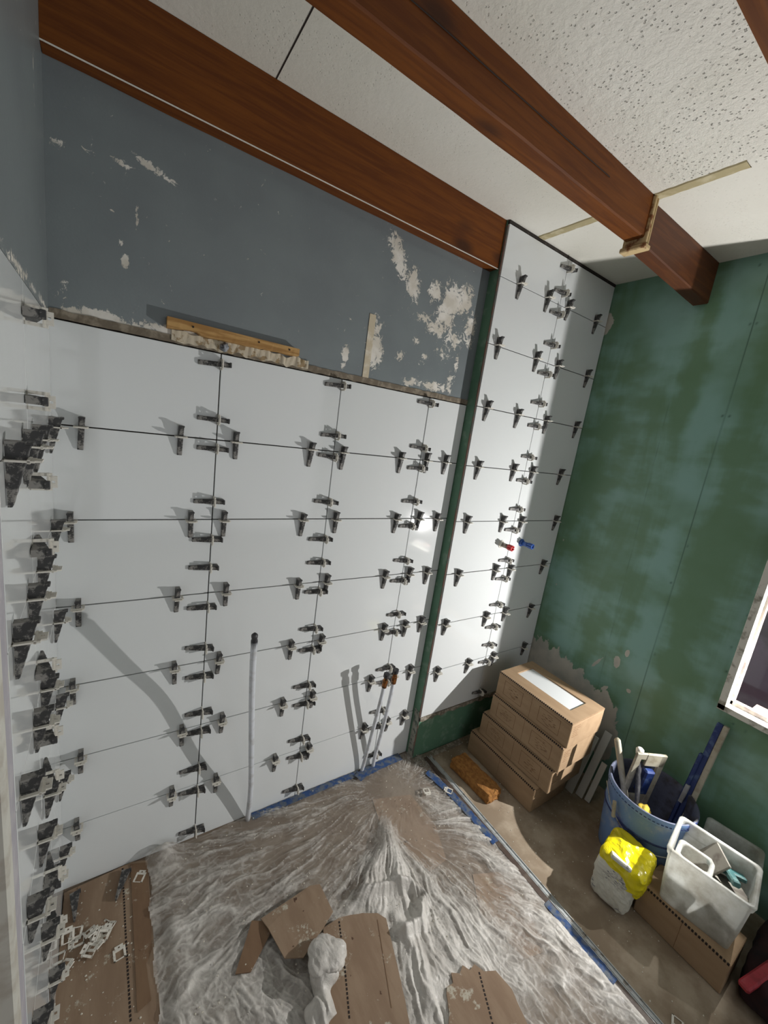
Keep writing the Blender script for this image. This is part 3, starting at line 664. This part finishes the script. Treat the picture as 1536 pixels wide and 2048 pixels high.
Fx, Fy = 1.242, -.16
BL = (.660, -.560)
def seg_d(x, y, pts):
    d = np.full(x.shape, 9.0)
    for (ax, ay), (bx_, by) in zip(pts, pts[1:]):
        L2 = (bx_ - ax) ** 2 + (by - ay) ** 2; tt = np.clip(((x - ax) * (bx_ - ax) + (y - ay) * (by - ay)) / L2, 0, 1)
        d = np.minimum(d, np.hypot(x - ax - tt * (bx_ - ax), y - ay - tt * (by - ay)))
    return d
FG = {}
def folds(x, y):
    wx = x + .07 * (fbm(x * 6, y * 6, 3) - .5); wy = y + .07 * (fbm(x * 6, y * 6, 9) - .5)
    th = np.arctan2(wy - Fy, wx - Fx); r = np.hypot(wx - Fx, wy - Fy)
    th2 = np.arctan2(wy + .27, wx - 1.085); r2 = np.hypot(wx - 1.085, wy + .27)
    f1 = 1 - np.abs(2 * fbm(th * 13 + 40 + 1.2 * fbm(wx * 5, wy * 5, 91), r * 3.0, 11, 5) - 1); f1 = np.clip((f1 - .70) / .30, 0, 1) ** 1.4 * (.35 + .65 * sst(r, .03, .22)) * (.4 + .9 * fbm(x * 8, y * 8, 23))
    f2 = 1 - np.abs(2 * fbm(th2 * 9 + 40 + 1.2 * fbm(wx * 6, wy * 6, 93), r2 * 3.2, 31, 5) - 1); f2 = np.clip((f2 - .60) / .40, 0, 1) ** 1.5
    f3 = 1 - np.abs(2 * fbm((wx * .9 + wy * .45) * 26, (wx * .45 - wy * .9) * 5, 51, 4) - 1); f3 = np.clip((f3 - .6) / .4, 0, 1) ** 1.5
    w2 = sst(-y, .28, .42) * sst(x, .62, .85); w3 = sst(-y, .38, .55) * (1 - sst(x, .5, .75))
    f = f1 * (1 - w2) * (1 - w3) + f2 * w2 * (1 - w3) + f3 * w3
    dirn = (1 - w2) * (1 - w3); g = np.zeros_like(x)
    for (ta, ra, ww, sd) in ((th, r, dirn, 61), (th2, r2, w2 * (1 - w3), 71)):
        q = 1 - np.abs(2 * fbm(ta * 34 + 30 + 2.0 * fbm(x * 9, y * 9, sd), ra * 9, sd, 3) - 1); g = g + ww * np.clip((q - .80) / .20, 0, 1) * sst(ra, .04, .22)
    q = 1 - np.abs(2 * fbm((wx * .9 + wy * .45) * 60, (wx * .45 - wy * .9) * 16, 81, 3) - 1); g = g + w3 * np.clip((q - .80) / .20, 0, 1)
    q = 1 - np.abs(2 * fbm(x * 30, y * 34, 83, 3) - 1); g = np.maximum(g * .9, np.clip((q - .84) / .16, 0, 1) * .6)
    FG['g'] = g
    return f, r, r2
def sheet_h(x, y):
    f, r, r2 = folds(x, y)
    h = .0045 + .0028 * FG['g'] + f * (.004 + .005 * sst(r, .1, .5)) + .004 * fbm(x * 22, y * 22, 7)
    h += .022 * np.exp(-(seg_d(x, y, [(1.07, -.315), (1.03, -.42), (1.0, -.50)]) / .035) ** 2) + .016 * np.exp(-(seg_d(x, y, [(1.03, -.36), (.92, -.43), (.84, -.47)]) / .03) ** 2)
    h += .030 * np.exp(-(seg_d(x, y, [(.80, -.478), (.88, -.475), (.97, -.50), (1.03, -.53), (1.05, -.58), (.99, -.63), (.93, -.63)]) / .017) ** 2)
    h += .012 * np.exp(-(seg_d(x, y, [(.93, -.58), (.93, -.70), (.90, -.80)]) / .02) ** 2)
    h += .055 * np.exp(-(((x - .285) / .05) ** 2 + ((y + .035) / .045) ** 2))
    h += .012 * sst(x, .25, .29) * (1 - sst(x, .29, .34)) * sst(-y, .05, .3)
    cb = np.exp(-(((x - .74) / .14) ** 4 + ((y + .62) / .20) ** 4)); h = h * (1 - .75 * sst(cb, .3, .8))
    c2 = np.exp(-(((x - .635) / .10) ** 4 + ((y + .43) / .08) ** 4)); h = h * (1 - .5 * sst(c2, .3, .8))
    edge = sst(-y, .0, .03) * sst(1.452 - x, 0, .02)
    return h * (.35 + .65 * edge)
def sheet_d(P):
    x, y = P[:, 0], P[:, 1]; f, r, r2 = folds(x, y)
    d = .04 + .42 * FG['g'] + .40 * f + .30 * (fbm(x * 9, y * 9, 77) - .5)
    D = [(.45, -.50, .24, .16, .38), (.60, -.75, .4, .16, .5), (.35, -.33, .14, .2, .22), (1.06, -.80, .20, .17, .5, -.5), (1.0, -.55, .11, .10, .5), (1.06, -.36, .05, .09, .62), (.97, -.42, .08, .05, .5), (.93, -.50, .16, .04, .6), (.95, -.64, .05, .16, .5), (.29, -.04, .06, .07, .35), (1.38, -.45, .05, .22, .35, .25), (1.40, -.95, .1, .3, .35), (.82, -.85, .5, .1, .3)]
    for e in D: d = d + ellipses(x, y, [(e[0], e[1], e[2], e[3], 1, *(e[5:]))]) * e[4] * .78
    U = [(1.17, -.32, .08, .16, .40), (1.29, -.74, .07, .13, .38), (1.2, -.2, .05, .08, .2), (.9, -.15, .25, .08, .12)]
    for e in U: d = d - ellipses(x, y, [(e[0], e[1], e[2], e[3], 1)]) * e[4]
    return np.clip(d, .05, 1)
def keep(Q):
    x, y = Q[:, 0], Q[:, 1]; xl = .236 + .006 * np.sin(y * 40) + .012 * (fbm(y * 14, y * 0 + 1, 5) - .5) + .03 * sst(-y, .5, 1.1)
    return (x > xl) & (y < -.004 - .012 * fbm(x * 20, x * 0, 3)) & (x < 1.455 - .012 * fbm(y * 18, y * 0, 8) * (y > -.6))
def disp(P):
    d = np.zeros_like(P); d[..., 2] = sheet_h(P[..., 0], P[..., 1]); return d
sh = grid('plastic_sheet', (.22, -.002, .0035), (1.235, 0, 0), (0, -1.40, 0), 420, 470, M['sheet'], {'dens': sheet_d}, disp, smooth=True, keep=keep)
tag(sh, 'crumpled clear plastic sheet spread over the shower floor', 'plastic sheet')
# bunched ball and tail of the sheet
bm = bmesh.new(); bmesh.ops.create_icosphere(bm, subdivisions=5, radius=1)
for v in bm.verts:
    c = v.co.copy(); n = mnoise.noise(c * 1.3 + Vector((3, 1, 2))); rd = 1 - abs(mnoise.noise(Vector((c.x * 5, c.y * 1.6, c.z * 3)))) * .16
    v.co = Vector((c.x * .056, c.y * .050, c.z * .036)) * (1 + .28 * n) * rd + Vector((.668, -.580, .052))
ball = obj('bunched_fold', bm, None if False else M['sheet'], sh, True)
at = ball.data.attributes.new('dens', 'FLOAT', 'POINT'); at.data.foreach_set('value', [.95] * len(ball.data.vertices))
bm = bmesh.new(); pts = smooth_path([(.655, -.595, .045), (.628, -.64, .034), (.602, -.69, .030), (.585, -.76, .026), (.58, -.86, .018)], 12)
rr = [.030 + .010 * math.sin(i * .4) for i in range(len(pts))]; tube(bm, pts, rr, 40)
for v in bm.verts:
    c = v.co; v.co = Vector((c.x, c.y, .012 + (c.z - .012) * .8)) + Vector((mnoise.noise(Vector((c.x * 60, c.y * 12, c.z * 40))), 0, mnoise.noise(Vector((c.x * 70 + 5, c.y * 10, 3))))) * .012
tail = obj('bunched_tail', bm, M['sheet'], sh, True)
at = tail.data.attributes.new('dens', 'FLOAT', 'POINT'); at.data.foreach_set('value', [.92] * len(tail.data.vertices))

# cardboard lying on the sheet
def tiltcard(name, poly, zs, th, mat, label, lines=()):
    cx = sum(p[0] for p in poly) / len(poly); cy = sum(p[1] for p in poly) / len(poly)
    t = empty(name, (cx, cy, .015), label, 'cardboard'); bm = bmesh.new()
    A = [bm.verts.new((x, y, z)) for (x, y), z in zip(poly, zs)]; B = [bm.verts.new((x, y, z + th)) for (x, y), z in zip(poly, zs)]
    bm.faces.new(A); bm.faces.new(B[::-1])
    for i in range(len(poly)): bm.faces.new((A[i], A[(i + 1) % len(poly)], B[(i + 1) % len(poly)], B[i]))
    bmesh.ops.recalc_face_normals(bm, faces=bm.faces); bmesh.ops.triangulate(bm, faces=bm.faces)
    part('sheet', bm, mat, t); return t
tiltcard('cardboard_flap', [(.529, -.387), (.705, -.368), (.738, -.379), (.741, -.477), (.692, -.505), (.610, -.545), (.560, -.520), (.540, -.424)], [.028, .024, .024, .030, .034, .036, .036, .034], .004, M['card'], 'brown cardboard flap standing slightly proud in the middle of the plastic sheet')
tiltcard('cardboard_strip', [(.503, -.377), (.545, -.400), (.556, -.425), (.470, -.492), (.430, -.476)], [.026, .026, .022, .014, .014], .003, M['card_dark'], 'narrow brown cardboard strip at the left of the flap on the sheet')
card('flattened_cardboard', [(.698, -.497), (.758, -.495), (.830, -.520), (.877, -.545), (.894, -.571), (.855, -.70), (.815, -.819), (.764, -.95), (.572, -.90), (.62, -.697)], .016, .022, M['card'], 'long dirty flattened cardboard beside the bunched plastic, perforated line down its left', [[(.752, -.503), (.713, -.621), (.673, -.727), (.64, -.82)]])
box('crease', (-.0012, -.21, 0), (.0012, .0, .0005), M['card_dark'], None).name = 'crease_tmp'
o = bpy.data.objects['crease_tmp']; o.name = 'crease'; o.matrix_world = Matrix.Translation((.866, -.56, .0222)) @ Matrix.Rotation(-.365, 4, 'Z')
par = [q for q in bpy.data.objects if q.name.startswith('flattened_cardboard')][-1]; mw = o.matrix_world.copy(); o.parent = par; o.matrix_parent_inverse = par.matrix_basis.inverted()
card('torn_cardboard', [(.950, -.812), (.962, -.800), (.984, -.803), (.996, -.782), (1.018, -.796), (1.040, -.786), (1.052, -.806), (1.075, -.802), (1.090, -.830), (1.124, -.846), (1.135, -.90), (1.117, -.966), (1.096, -1.05), (.87, -1.0), (.915, -.900), (.905, -.87), (.932, -.845)], .018, .024, M['card'], 'torn piece of brown cardboard on the sheet at the bottom edge of the photo', [[(1.075, -.822), (1.028, -.918), (.99, -.99)]])

# blue tape
def tape(pts, w, label, vertical=False):
    bm = bmesh.new(); prev = None; N = 60; P = smooth_path(pts, max(2, N // (len(pts) - 1)))
    for i, p in enumerate(P):
        d = (P[min(i + 1, len(P) - 1)] - P[max(i - 1, 0)]).normalized(); s = Vector((d.y, -d.x, 0)) * w * .5
        j = .003 * mnoise.noise((p.x * 60, p.y * 60, 1)); k = .003 * mnoise.noise((p.x * 70, p.y * 70, 8)); hz = .002 * mnoise.noise((p.x * 50, p.y * 50, 3))
        r = [bm.verts.new(p + s * (1 + j * 40) + Vector((0, 0, hz))), bm.verts.new(p + Vector((0, 0, .002 + k))), bm.verts.new(p - s * (1 + k * 40) + Vector((0, 0, -hz)))]
        if prev:
            for q in range(2): bm.faces.new((prev[q], prev[q + 1], r[q + 1], r[q]))
        prev = r
    bmesh.ops.solidify(bm, geom=bm.faces[:], thickness=.0006)
    tag(obj('masking_tape', bm, M['blue_tape'], None, True), label, 'tape')
tape([(.60, -.020, .012), (.80, -.020, .014), (1.0, -.020, .014), (1.10, -.022, .014)], .030, 'blue masking tape holding the sheet along the foot of the low tiled wall')
tape([(1.075, -.050, .020), (1.13, -.034, .018), (1.22, -.026, .016), (1.34, -.022, .014)], .045, 'crumpled blue tape patch at the foot of the two short pipes')
tape([(1.405, -.16, .018), (1.428, -.27, .016), (1.440, -.40, .016), (1.448, -.56, .014)], .034, 'blue masking tape on the sheet beside the metal track, near the column')
tape([(1.452, -.80, .012), (1.455, -.90, .013), (1.458, -1.05, .012)], .028, 'blue masking tape along the metal track toward the lower right')
# plaster crumbs: uncountable
bm = bmesh.new()
for i in range(700):
    q = rng.random()
    if q < .45: x, y, z = rng.uniform(.28, 1.44), rng.uniform(-.75, -.02), .018
    elif q < .75: x, y, z = rng.uniform(1.5, 2.0), rng.uniform(-1.25, -.1), .001
    elif q < .9: x, y, z = rng.uniform(.02, .22), rng.uniform(-.6, -.03), .0100
    else: x, y, z = rng.uniform(1.41, 2.1), rng.uniform(-.10, -.056), .003
    s = rng.uniform(.0008, .0028); r = bmesh.ops.create_icosphere(bm, subdivisions=1, radius=s)
    for v in r['verts']: v.co = Vector((v.co.x * rng.uniform(.7, 1.5), v.co.y, v.co.z * .6)) + Vector((x, y, z))
tag(obj('plaster_crumbs', bm, simple('plaster_crumb', srgb(206, 200, 186), .9), None), 'small pale plaster crumbs scattered on the floor and the sheet', 'crumbs', None, 'stuff')

# ------------------------------------------------------------------ boxes of tiles
def carton(x0, x1, y0, y1, z0, z1, label, prints=True, window=False, rz=0.0, holes=True):
    t = empty('tile_carton', ((x0 + x1) / 2, (y0 + y1) / 2, z0), label, 'cardboard box', 'cartons of tiles'); cx, cy = (x0 + x1) / 2, (y0 + y1) / 2
    T = Matrix.Translation((cx, cy, 0)) @ Matrix.Rotation(rz, 4, 'Z') @ Matrix.Translation((-cx, -cy, 0))
    bm = bmesh.new()
    if window:
        bx(bm, (x0, y0, z0), (x1, y1, z1 - .012), .002, T); a, b, c, d = x0 + .078, x1 - .055, y0 + .060, y1 - .045
        for lo, hi in (((x0, y0, z1 - .012), (a, y1, z1)), ((b, y0, z1 - .012), (x1, y1, z1)), ((a, y0, z1 - .012), (b, c, z1)), ((a, d, z1 - .012), (b, y1, z1))): bx(bm, lo, hi, 0, T)
    else: bx(bm, (x0, y0, z0), (x1, y1, z1), .003, T)
    part('body', bm, M['card_box'], t)
    if window:
        bm = bmesh.new(); bx(bm, (a, c, z1 - .013), (b, d, z1 - .006), .001, T); part('white_tile', bm, M['tile'], t)
    bm = bmesh.new(); m = int((y1 - y0) / .0098)
    for i in range(m):
        y = y0 + .006 + i * (y1 - y0 - .012) / (m - 1) - .0022
        bx(bm, (x0 - .0006, y, z1 - .0055), (x0 + .0045, y + .0058, z1 + .0006), 0, T)
    part('perforated_edge', bm, M['ink'], t)
    bm = bmesh.new(); bx(bm, (x0 + .002, y0 - .0005, z1 - .004), (x1 - .004, y0 + .001, z1 - .0022), 0, T); bx(bm, (x0 - .0005, (y0 + y1) / 2 - .0006, z0 + .004), (x0 + .001, (y0 + y1) / 2 + .0006, z1 - .006), 0, T); part('flap_seam', bm, M['print'], t)
    if prints:
        bm = bmesh.new(); h = z1 - z0
        for yc in ((y0 * .74 + y1 * .26), (y0 * .24 + y1 * .76)):
            hw = .055
            for lo, hi in (((-hw, .2), (-hw + .0015, .8)), ((hw - .0015, .2), (hw, .8)), ((-hw, .2), (hw, .2 + .015)), ((-hw, .8 - .015), (hw, .8))):
                bx(bm, (x0 - .0006, yc + lo[0], z0 + h * lo[1]), (x0 + .0005, yc + hi[0], z0 + h * hi[1]), 0, T)
            for k in range(26):   # hatched printed emblem
                an = rng.uniform(0, 6.28); rr = rng.uniform(0, 1) ** .5
                yy = yc + .034 * rr * math.cos(an); zz = z0 + h * (.5 + .22 * rr * math.sin(an)); bx(bm, (x0 - .0006, yy - .005, zz - .0008), (x0 + .0005, yy + .005, zz + .0008), 0, T)
        for k in range(6):
            bx(bm, (x0 + .02, y0 - .0006, z0 + h * (.4 + .08 * k)), (x0 + .02 + .05 * rng.uniform(.5, 1), y0 + .0005, z0 + h * (.4 + .08 * k) + .002), 0, T)
        part('printed_marks', bm, M['print'], t)
    return t
carton(1.712, 1.975, -.530, -.125, 0.0005, .122, 'brown tile carton on the floor at the bottom of the corner stack', False)
carton(1.742, 2.002, -.566, -.152, .123, .246, 'brown tile carton second from the bottom of the corner stack', True, rz=.015)
carton(1.752, 2.015, -.584, -.182, .247, .371, 'brown tile carton second from the top of the corner stack', True)
carton(1.766, 2.026, -.588, -.184, .372, .495, 'top brown tile carton of the corner stack with a window showing white tile', True, True)
carton(1.748, 1.905, -1.235, -.968, 0.0005, .122, 'low brown carton on the floor under the translucent plastic tub', False)

# sponge float
t = None
bm = bmesh.new(); bx(bm, (-.047, -.122, 0), (.047, .122, .05), .008, segs=2); bmesh.ops.subdivide_edges(bm, edges=bm.edges[:], cuts=7, use_grid_fill=True)
for v in bm.verts:
    c = v.co; v.co = c + Vector((mnoise.noise(c * 70), mnoise.noise(c * 70 + Vector((9, 0, 0))), mnoise.noise(c * 70 + Vector((0, 9, 0))) if c.z > .004 else 0)) * .006; v.co.z = max(v.co.z, 0)
o = obj('sponge', bm, M['sponge'], None, False, (1.597, -.292, .001)); o.rotation_euler = (0, 0, .05)
tag(o, 'orange-brown grout sponge lying on the floor against the carton stack', 'sponge')

# tile offcuts leaning against the wall
for k, (y0, y1, xa, hh, lean, lab) in enumerate([(-.560, -.522, 1.998, .30, .42, 'wide white tile offcut leaning behind the carton stack'), (-.600, -.566, 2.02, .34, .40, 'tall narrow white tile offcut leaning beside the carton stack near the bucket'), (-.632, -.606, 2.03, .20, .40, 'short white tile offcut leaning nearest the blue bucket')]):
    bm = bmesh.new(); bx(bm, (0, y0, 0), (.008, y1, hh), .0008); o = obj('tile_offcut', bm, M['cut_tile']); o.matrix_world = Matrix.Translation((xa, 0, .003)) @ Matrix.Rotation(lean, 4, 'Y'); tag(o, lab, 'tile offcut')

# ------------------------------------------------------------------ bucket and tools
BX, BY, BR, BZ = 1.978, -.857, .158, .325
t = empty('bucket', (BX, BY, 0), 'large scuffed blue plastic bucket full of tools beside the green wall', 'bucket')
bm = bmesh.new(); b0 = .132
lathe(bm, [(0, .002), (b0 - .004, .002), (b0, .006), (b0 + .010, .12), (b0 + .016, .205), (b0 + .0175, .208), (b0 + .017, .212), (b0 + .021, .29), (BR - .002, .295), (BR, .298), (BR, BZ - .006), (BR - .001, BZ)], (BX, BY)); part('body', bm, M['bucket'], t, True)
bm = bmesh.new(); lathe(bm, [(BR - .001, BZ), (BR - .005, BZ + .002), (BR - .009, BZ - .002), (BR - .012, .29), (b0 - .004, .012), (0, .011)], (BX, BY)); part('inner_wall', bm, M['bucket_in'], t, True)
bm = bmesh.new()
for i in range(70):
    an = i * 2 * math.pi / 70; bx(bm, (BR - .001, -.0042, BZ - .020), (BR + .0008, .0042, BZ - .0165), 0, Matrix.Translation((BX, BY, 0)) @ Matrix.Rotation(an, 4, 'Z'))
part('rim_slots', bm, M['navy'], t)
bm = bmesh.new(); lathe(bm, [(b0 + .0165, .200), (b0 + .0195, .203), (b0 + .0195, .207), (b0 + .0172, .210)], (BX, BY)); part('rib', bm, M['navy'], t, True)
bm = bmesh.new()
hp = smooth_path([(BX + (BR + .004) * math.cos(q), BY + (BR + .004) * math.sin(q), z) for q, z in ((2.2, .285), (2.65, .24), (3.0, .205), (3.4, .18), (3.8, .175), (4.3, .19), (4.9, .235), (5.3, .28))], 10)
tube(bm, hp, .0022, 8); hd = part('handle', bm, M['steel'], t, True)
bm = bmesh.new(); q = 2.75; tube(bm, [(BX + (BR + .010) * math.cos(q), BY + (BR + .010) * math.sin(q), .275), (BX + (BR + .012) * math.cos(q + .08), BY + (BR + .012) * math.sin(q + .08), .215)], .007, 12); gp = part('grip', bm, M['offwhite'], t); gp.parent = hd; gp.matrix_parent_inverse = Matrix.Identity(4)
def bar(bm, A, B, w, th, side, bev=.001):
    A, B = Vector(A), Vector(B); d = (B - A); L = d.length; d.normalize(); s = (Vector(side) - d * Vector(side).dot(d)).normalized(); n = d.cross(s)
    T = Matrix(((s.x, n.x, d.x, A.x), (s.y, n.y, d.y, A.y), (s.z, n.z, d.z, A.z), (0, 0, 0, 1)))
    return bx(bm, (-w / 2, -th / 2, 0), (w / 2, th / 2, L), bev, T)
t = empty('spirit_level', (2.03, -.95, .1), 'long blue spirit level with a pale edge leaning in the bucket against the wall', 'level')
bm = bmesh.new(); bar(bm, (2.060, -.948, .03), (2.168, -.970, .645), .018, .020, (0, -1, 0), .002); part('pale_edge', bm, M['offwhite'], t)
bm = bmesh.new(); bar(bm, (2.058, -.928, .03), (2.166, -.950, .645), .020, .018, (0, -1, 0), .002); bar(bm, (2.069, -.917, .12), (2.135, -.932, .50), .014, .022, (0, -1, 0), .003); part('blue_body', bm, M['navy'], t)
bm = bmesh.new(); bar(bm, (2.092, -.927, .28), (2.106, -.931, .36), .014, .028, (0, -1, 0)); part('vial', bm, M['tub'], t)
t = empty('wooden_handle', (1.95, -.74, .2), 'pale wooden tool handle sticking out of the left side of the bucket', 'tool handle')
bm = bmesh.new(); tube(bm, [(1.965, -.845, .06), (1.938, -.745, .34), (1.926, -.706, .455), (1.924, -.703, .460)], [.012, .0125, .0125, .009], 14); part('handle', bm, M['offwhite'], t, True)
t = empty('plastering_tray', (2.0, -.8, .2), 'mortar-coated pale trowel frame with a blue grip standing in the bucket', 'trowel')
T = Matrix.Translation((2.015, -.790, .06)) @ Matrix.Rotation(-.55, 4, 'Z') @ Matrix.Rotation(.10, 4, 'X')
bm = bmesh.new(); bx(bm, (-.075, -.006, 0), (-.050, .006, .40), .002, T); bx(bm, (.030, -.006, 0), (.055, .006, .40), .002, T); bx(bm, (-.03, -.006, .34), (.055, .006, .40), .002, T); bx(bm, (-.075, -.005, .37), (-.02, .005, .40), .002, T); bx(bm, (-.06, -.004, 0), (.04, .004, .18), .002, T); part('frame', bm, M['offwhite'], t)
bm = bmesh.new(); bx(bm, (-.022, -.022, .20), (.020, .012, .325), .006, T); part('blue_grip', bm, M['navy'], t)
t = empty('utility_knife', (1.97, -.79, .3), 'black folding knife with a white butt standing among the tools in the bucket', 'knife')
bm = bmesh.new(); bar(bm, (1.945, -.835, .22), (1.966, -.782, .44), .026, .012, (1, 0, 0), .003); part('black_body', bm, M['black'], t)
bm = bmesh.new(); tube(bm, [(1.966, -.783, .435), (1.968, -.779, .455), (1.969, -.778, .462)], [.014, .015, .008], 14); part('white_butt', bm, M['clip'], t, True)
bm = bmesh.new(); bmesh.ops.create_icosphere(bm, subdivisions=3, radius=.022)
for v in bm.verts: v.co = v.co * (1 + .4 * mnoise.noise(v.co * 70)) + Vector((1.945, -.86, .24))
tag(obj('yellow_sponge', bm, simple('yellow_foam', srgb(206, 180, 70), .9, bump=.4, c2=srgb(170, 140, 50)), None, True), 'small yellow sponge piece down inside the blue bucket', 'sponge')

# ------------------------------------------------------------------ bag of grout
t = empty('grout_bag', (1.73, -.90, 0), 'half-empty white and bright yellow plastic bag of grout standing in front of the bucket', 'bag')
def lump(lo, hi, n, seed, amp, T=None, freq=14, pw=5.0):
    bm = bmesh.new(); bmesh.ops.create_cube(bm, size=2); bmesh.ops.subdivide_edges(bm, edges=bm.edges[:], cuts=n, use_grid_fill=True)
    c = (Vector(lo) + Vector(hi)) / 2; s = (Vector(hi) - Vector(lo)) / 2
    for v in bm.verts:
        p = v.co; k = (abs(p.x) ** pw + abs(p.y) ** pw + abs(p.z) ** pw) ** (1 / pw); q = p / k
        w = Vector((q.x * s.x, q.y * s.y, q.z * s.z)); nn = w.normalized()
        rid = 1 - abs(mnoise.noise(w * freq + Vector((seed, 0, 0)))) * 2
        v.co = w + nn * amp * (rid * .6 + (.5 - abs(mnoise.noise(w * freq * 3.1 + Vector((0, seed, 0)))) * 2) * .45 - .2) + c
    if T: bmesh.ops.transform(bm, matrix=T, verts=bm.verts)
    return bm
def rot_about(c, ang, ax): return Matrix.Translation(c) @ Matrix.Rotation(ang, 4, ax) @ Matrix.Translation([-q for q in c])
bm = lump((1.655, -.965, .0), (1.782, -.832, .165), 18, 2, .009, rot_about((1.725, -.9, 0), .12, 'Z'))
for v in bm.verts: v.co.z = max(v.co.z, .001)
part('white_body', bm, M['bag'], t)
bm = lump((1.662, -.985, .105), (1.825, -.832, .205), 20, 6, .012, rot_about((1.73, -.9, .15), -.10, 'Y') @ rot_about((1.73, -.9, .15), .10, 'Z'), 10)
part('yellow_top', bm, M['yellow'], t)
bm = lump((1.700, -.985, .070), (1.800, -.90, .15), 12, 9, .010, None, 18); part('yellow_fold', bm, M['yellow'], t)
bm = bmesh.new(); T = Matrix.Translation((1.672, -.905, .188)) @ Matrix.Rotation(.5, 4, 'Y') @ Matrix.Rotation(.4, 4, 'Z')
bx(bm, (-.022, -.040, 0), (.022, .028, .016), .006, T, segs=2); part('white_label', bm, M['bag'], t)
bm = bmesh.new()
for k in range(7): bx(bm, (-.006, -.004, 0), (.006, .004, .0012), 0, Matrix.Translation((1.815 - .003 * k, -.862 - .012 * k, .2015 + .0005 * k)) @ Matrix.Rotation(.9 + rng.uniform(-.6, .6), 4, 'Z'))
part('dark_lettering', bm, M['ink'], t)

# ------------------------------------------------------------------ translucent tub with tools
def tub(cx, cy, rz, hx, hy, z0, z1, tx, label, mat, th=.003, rim=.010, group=None):
    t = empty('plastic_tub', (cx, cy, z0), label, 'plastic tub', group)
    T = Matrix.Translation((cx, cy, 0)) @ Matrix.Rotation(rz, 4, 'Z')
    def rr(hx, hy, r, z, n=5):
        out = []
        for sx, sy, a0 in ((1, 1, 0), (-1, 1, 90), (-1, -1, 180), (1, -1, 270)):
            for k in range(n + 1):
                a_ = math.radians(a0 + 90 * k / n); out.append((sx * (hx - r) + r * math.cos(a_), sy * (hy - r) + r * math.sin(a_), z))
        return out
    prof = [(hx - tx, hy - tx, z0), (hx - tx * .6, hy - tx * .6, z0 + (z1 - z0) * .4), (hx - rim * .6, hy - rim * .6, z1 - .028), (hx - rim * .2, hy - rim * .2, z1 - .024), (hx, hy, z1 - .012), (hx + .002, hy + .002, z1 - .004), (hx, hy, z1), (hx - rim, hy - rim, z1), (hx - rim - th, hy - rim - th, z1 - .006), (hx - tx * .6 - th, hy - tx * .6 - th, z0 + (z1 - z0) * .4), (hx - tx - th, hy - tx - th, z0 + th)]
    bm = bmesh.new(); rings = [[bm.verts.new(T @ Vector(p)) for p in rr(a_, b_, .016, z)] for a_, b_, z in prof]; n = len(rings[0])
    for A, B in zip(rings, rings[1:]):
        for j in range(n): bm.faces.new((A[j], A[(j + 1) % n], B[(j + 1) % n], B[j]))
    bm.faces.new(rings[0][::-1]); bm.faces.new(rings[-1]); part('shell', bm, mat, t, True); return t
tub(1.855, -1.105, .16, .104, .118, .1235, .335, .020, 'large cloudy translucent plastic tub of tools standing on the low carton', M['tub'])
tub(2.062, -1.110, .16, .070, .085, .001, .285, .014, 'smaller dusty translucent tub between the large tub and the green wall', M['tub'])
tub(1.845, -1.062, .16, .045, .052, .175, .292, .008, 'small dirty gray container inside the large translucent tub', M['tub'])
t = empty('grout_float', (1.87, -1.14, .25), 'teal plastic float lying in the large translucent tub', 'float')
T = Matrix.Translation((1.885, -1.150, .285)) @ Matrix.Rotation(.5, 4, 'Z') @ Matrix.Rotation(.35, 4, 'Y')
bm = bmesh.new(); bx(bm, (-.060, -.012, 0), (.065, .012, .02), .004, T); bx(bm, (.02, -.055, -.004), (.055, .055, .012), .004, T); part('handle', bm, M['teal'], t)
bm = bmesh.new(); bx(bm, (-.07, -.045, -.03), (.06, .045, -.02), .003, T); part('pad', bm, M['grey_dirty'], t)
t = empty('putty_knife', (1.9, -1.1, .3), 'pale plastic scraper blade standing in the large translucent tub', 'scraper')
bm = bmesh.new(); bx(bm, (-.05, -.004, -.10), (.045, .004, .045), .002, Matrix.Translation((1.90, -1.095, .29)) @ Matrix.Rotation(.7, 4, 'Z') @ Matrix.Rotation(.6, 4, 'X')); part('blade', bm, M['grey_dirty'], t)
# dark bag in the corner with red bar
bm = lump((1.775, -1.62, .0), (2.165, -1.252, .125), 16, 12, .016, None, 9, 6)
for v in bm.verts: v.co.z = max(v.co.z, .001)
tag(obj('tool_bag', bm, M['maroon'], None, True), 'dark maroon cloth bag on the floor in the lower right corner', 'bag')
bm = bmesh.new(); bar(bm, (1.735, -1.272, .105), (1.99, -1.335, .15), .020, .030, (0, 0, 1), .005); o = obj('red_bar', bm, M['redbar']); tag(o, 'faded red plastic bar poking out over the dark bag, lower right corner', 'bar')

# work lamp on the window sill
t = empty('work_lamp', (2.262, -1.2, WZ0 + .008), 'small gray work lamp standing outside on the window ledge', 'lamp')
bm = bmesh.new(); bx(bm, (2.240, -1.225, WZ0 + .001), (2.31, -1.175, WZ0 + .02), .003); tube(bm, [(2.285, -1.2, WZ0 + .02), (2.285, -1.2, .88)], .006, 10); part('stand', bm, M['lampw'], t)
bm = bmesh.new(); bx(bm, (2.272, -1.235, .865), (2.292, -1.165, .935), .003); part('head', bm, M['lampw'], t)
bm = bmesh.new(); bx(bm, (2.2695, -1.225, .875), (2.272, -1.175, .925), .0008); part('diffuser', bm, M['lampe'], t)
bm = bmesh.new(); prism(bm, [(2.268, -1.2135), (2.2225, -1.1975), (2.2215, -1.1995), (2.268, -1.2155)], .82, 1.0); part('added_light_blocker', bm, M['lampw'], t)  # added unseen plate, keeps lamp light off the lower right floor corner
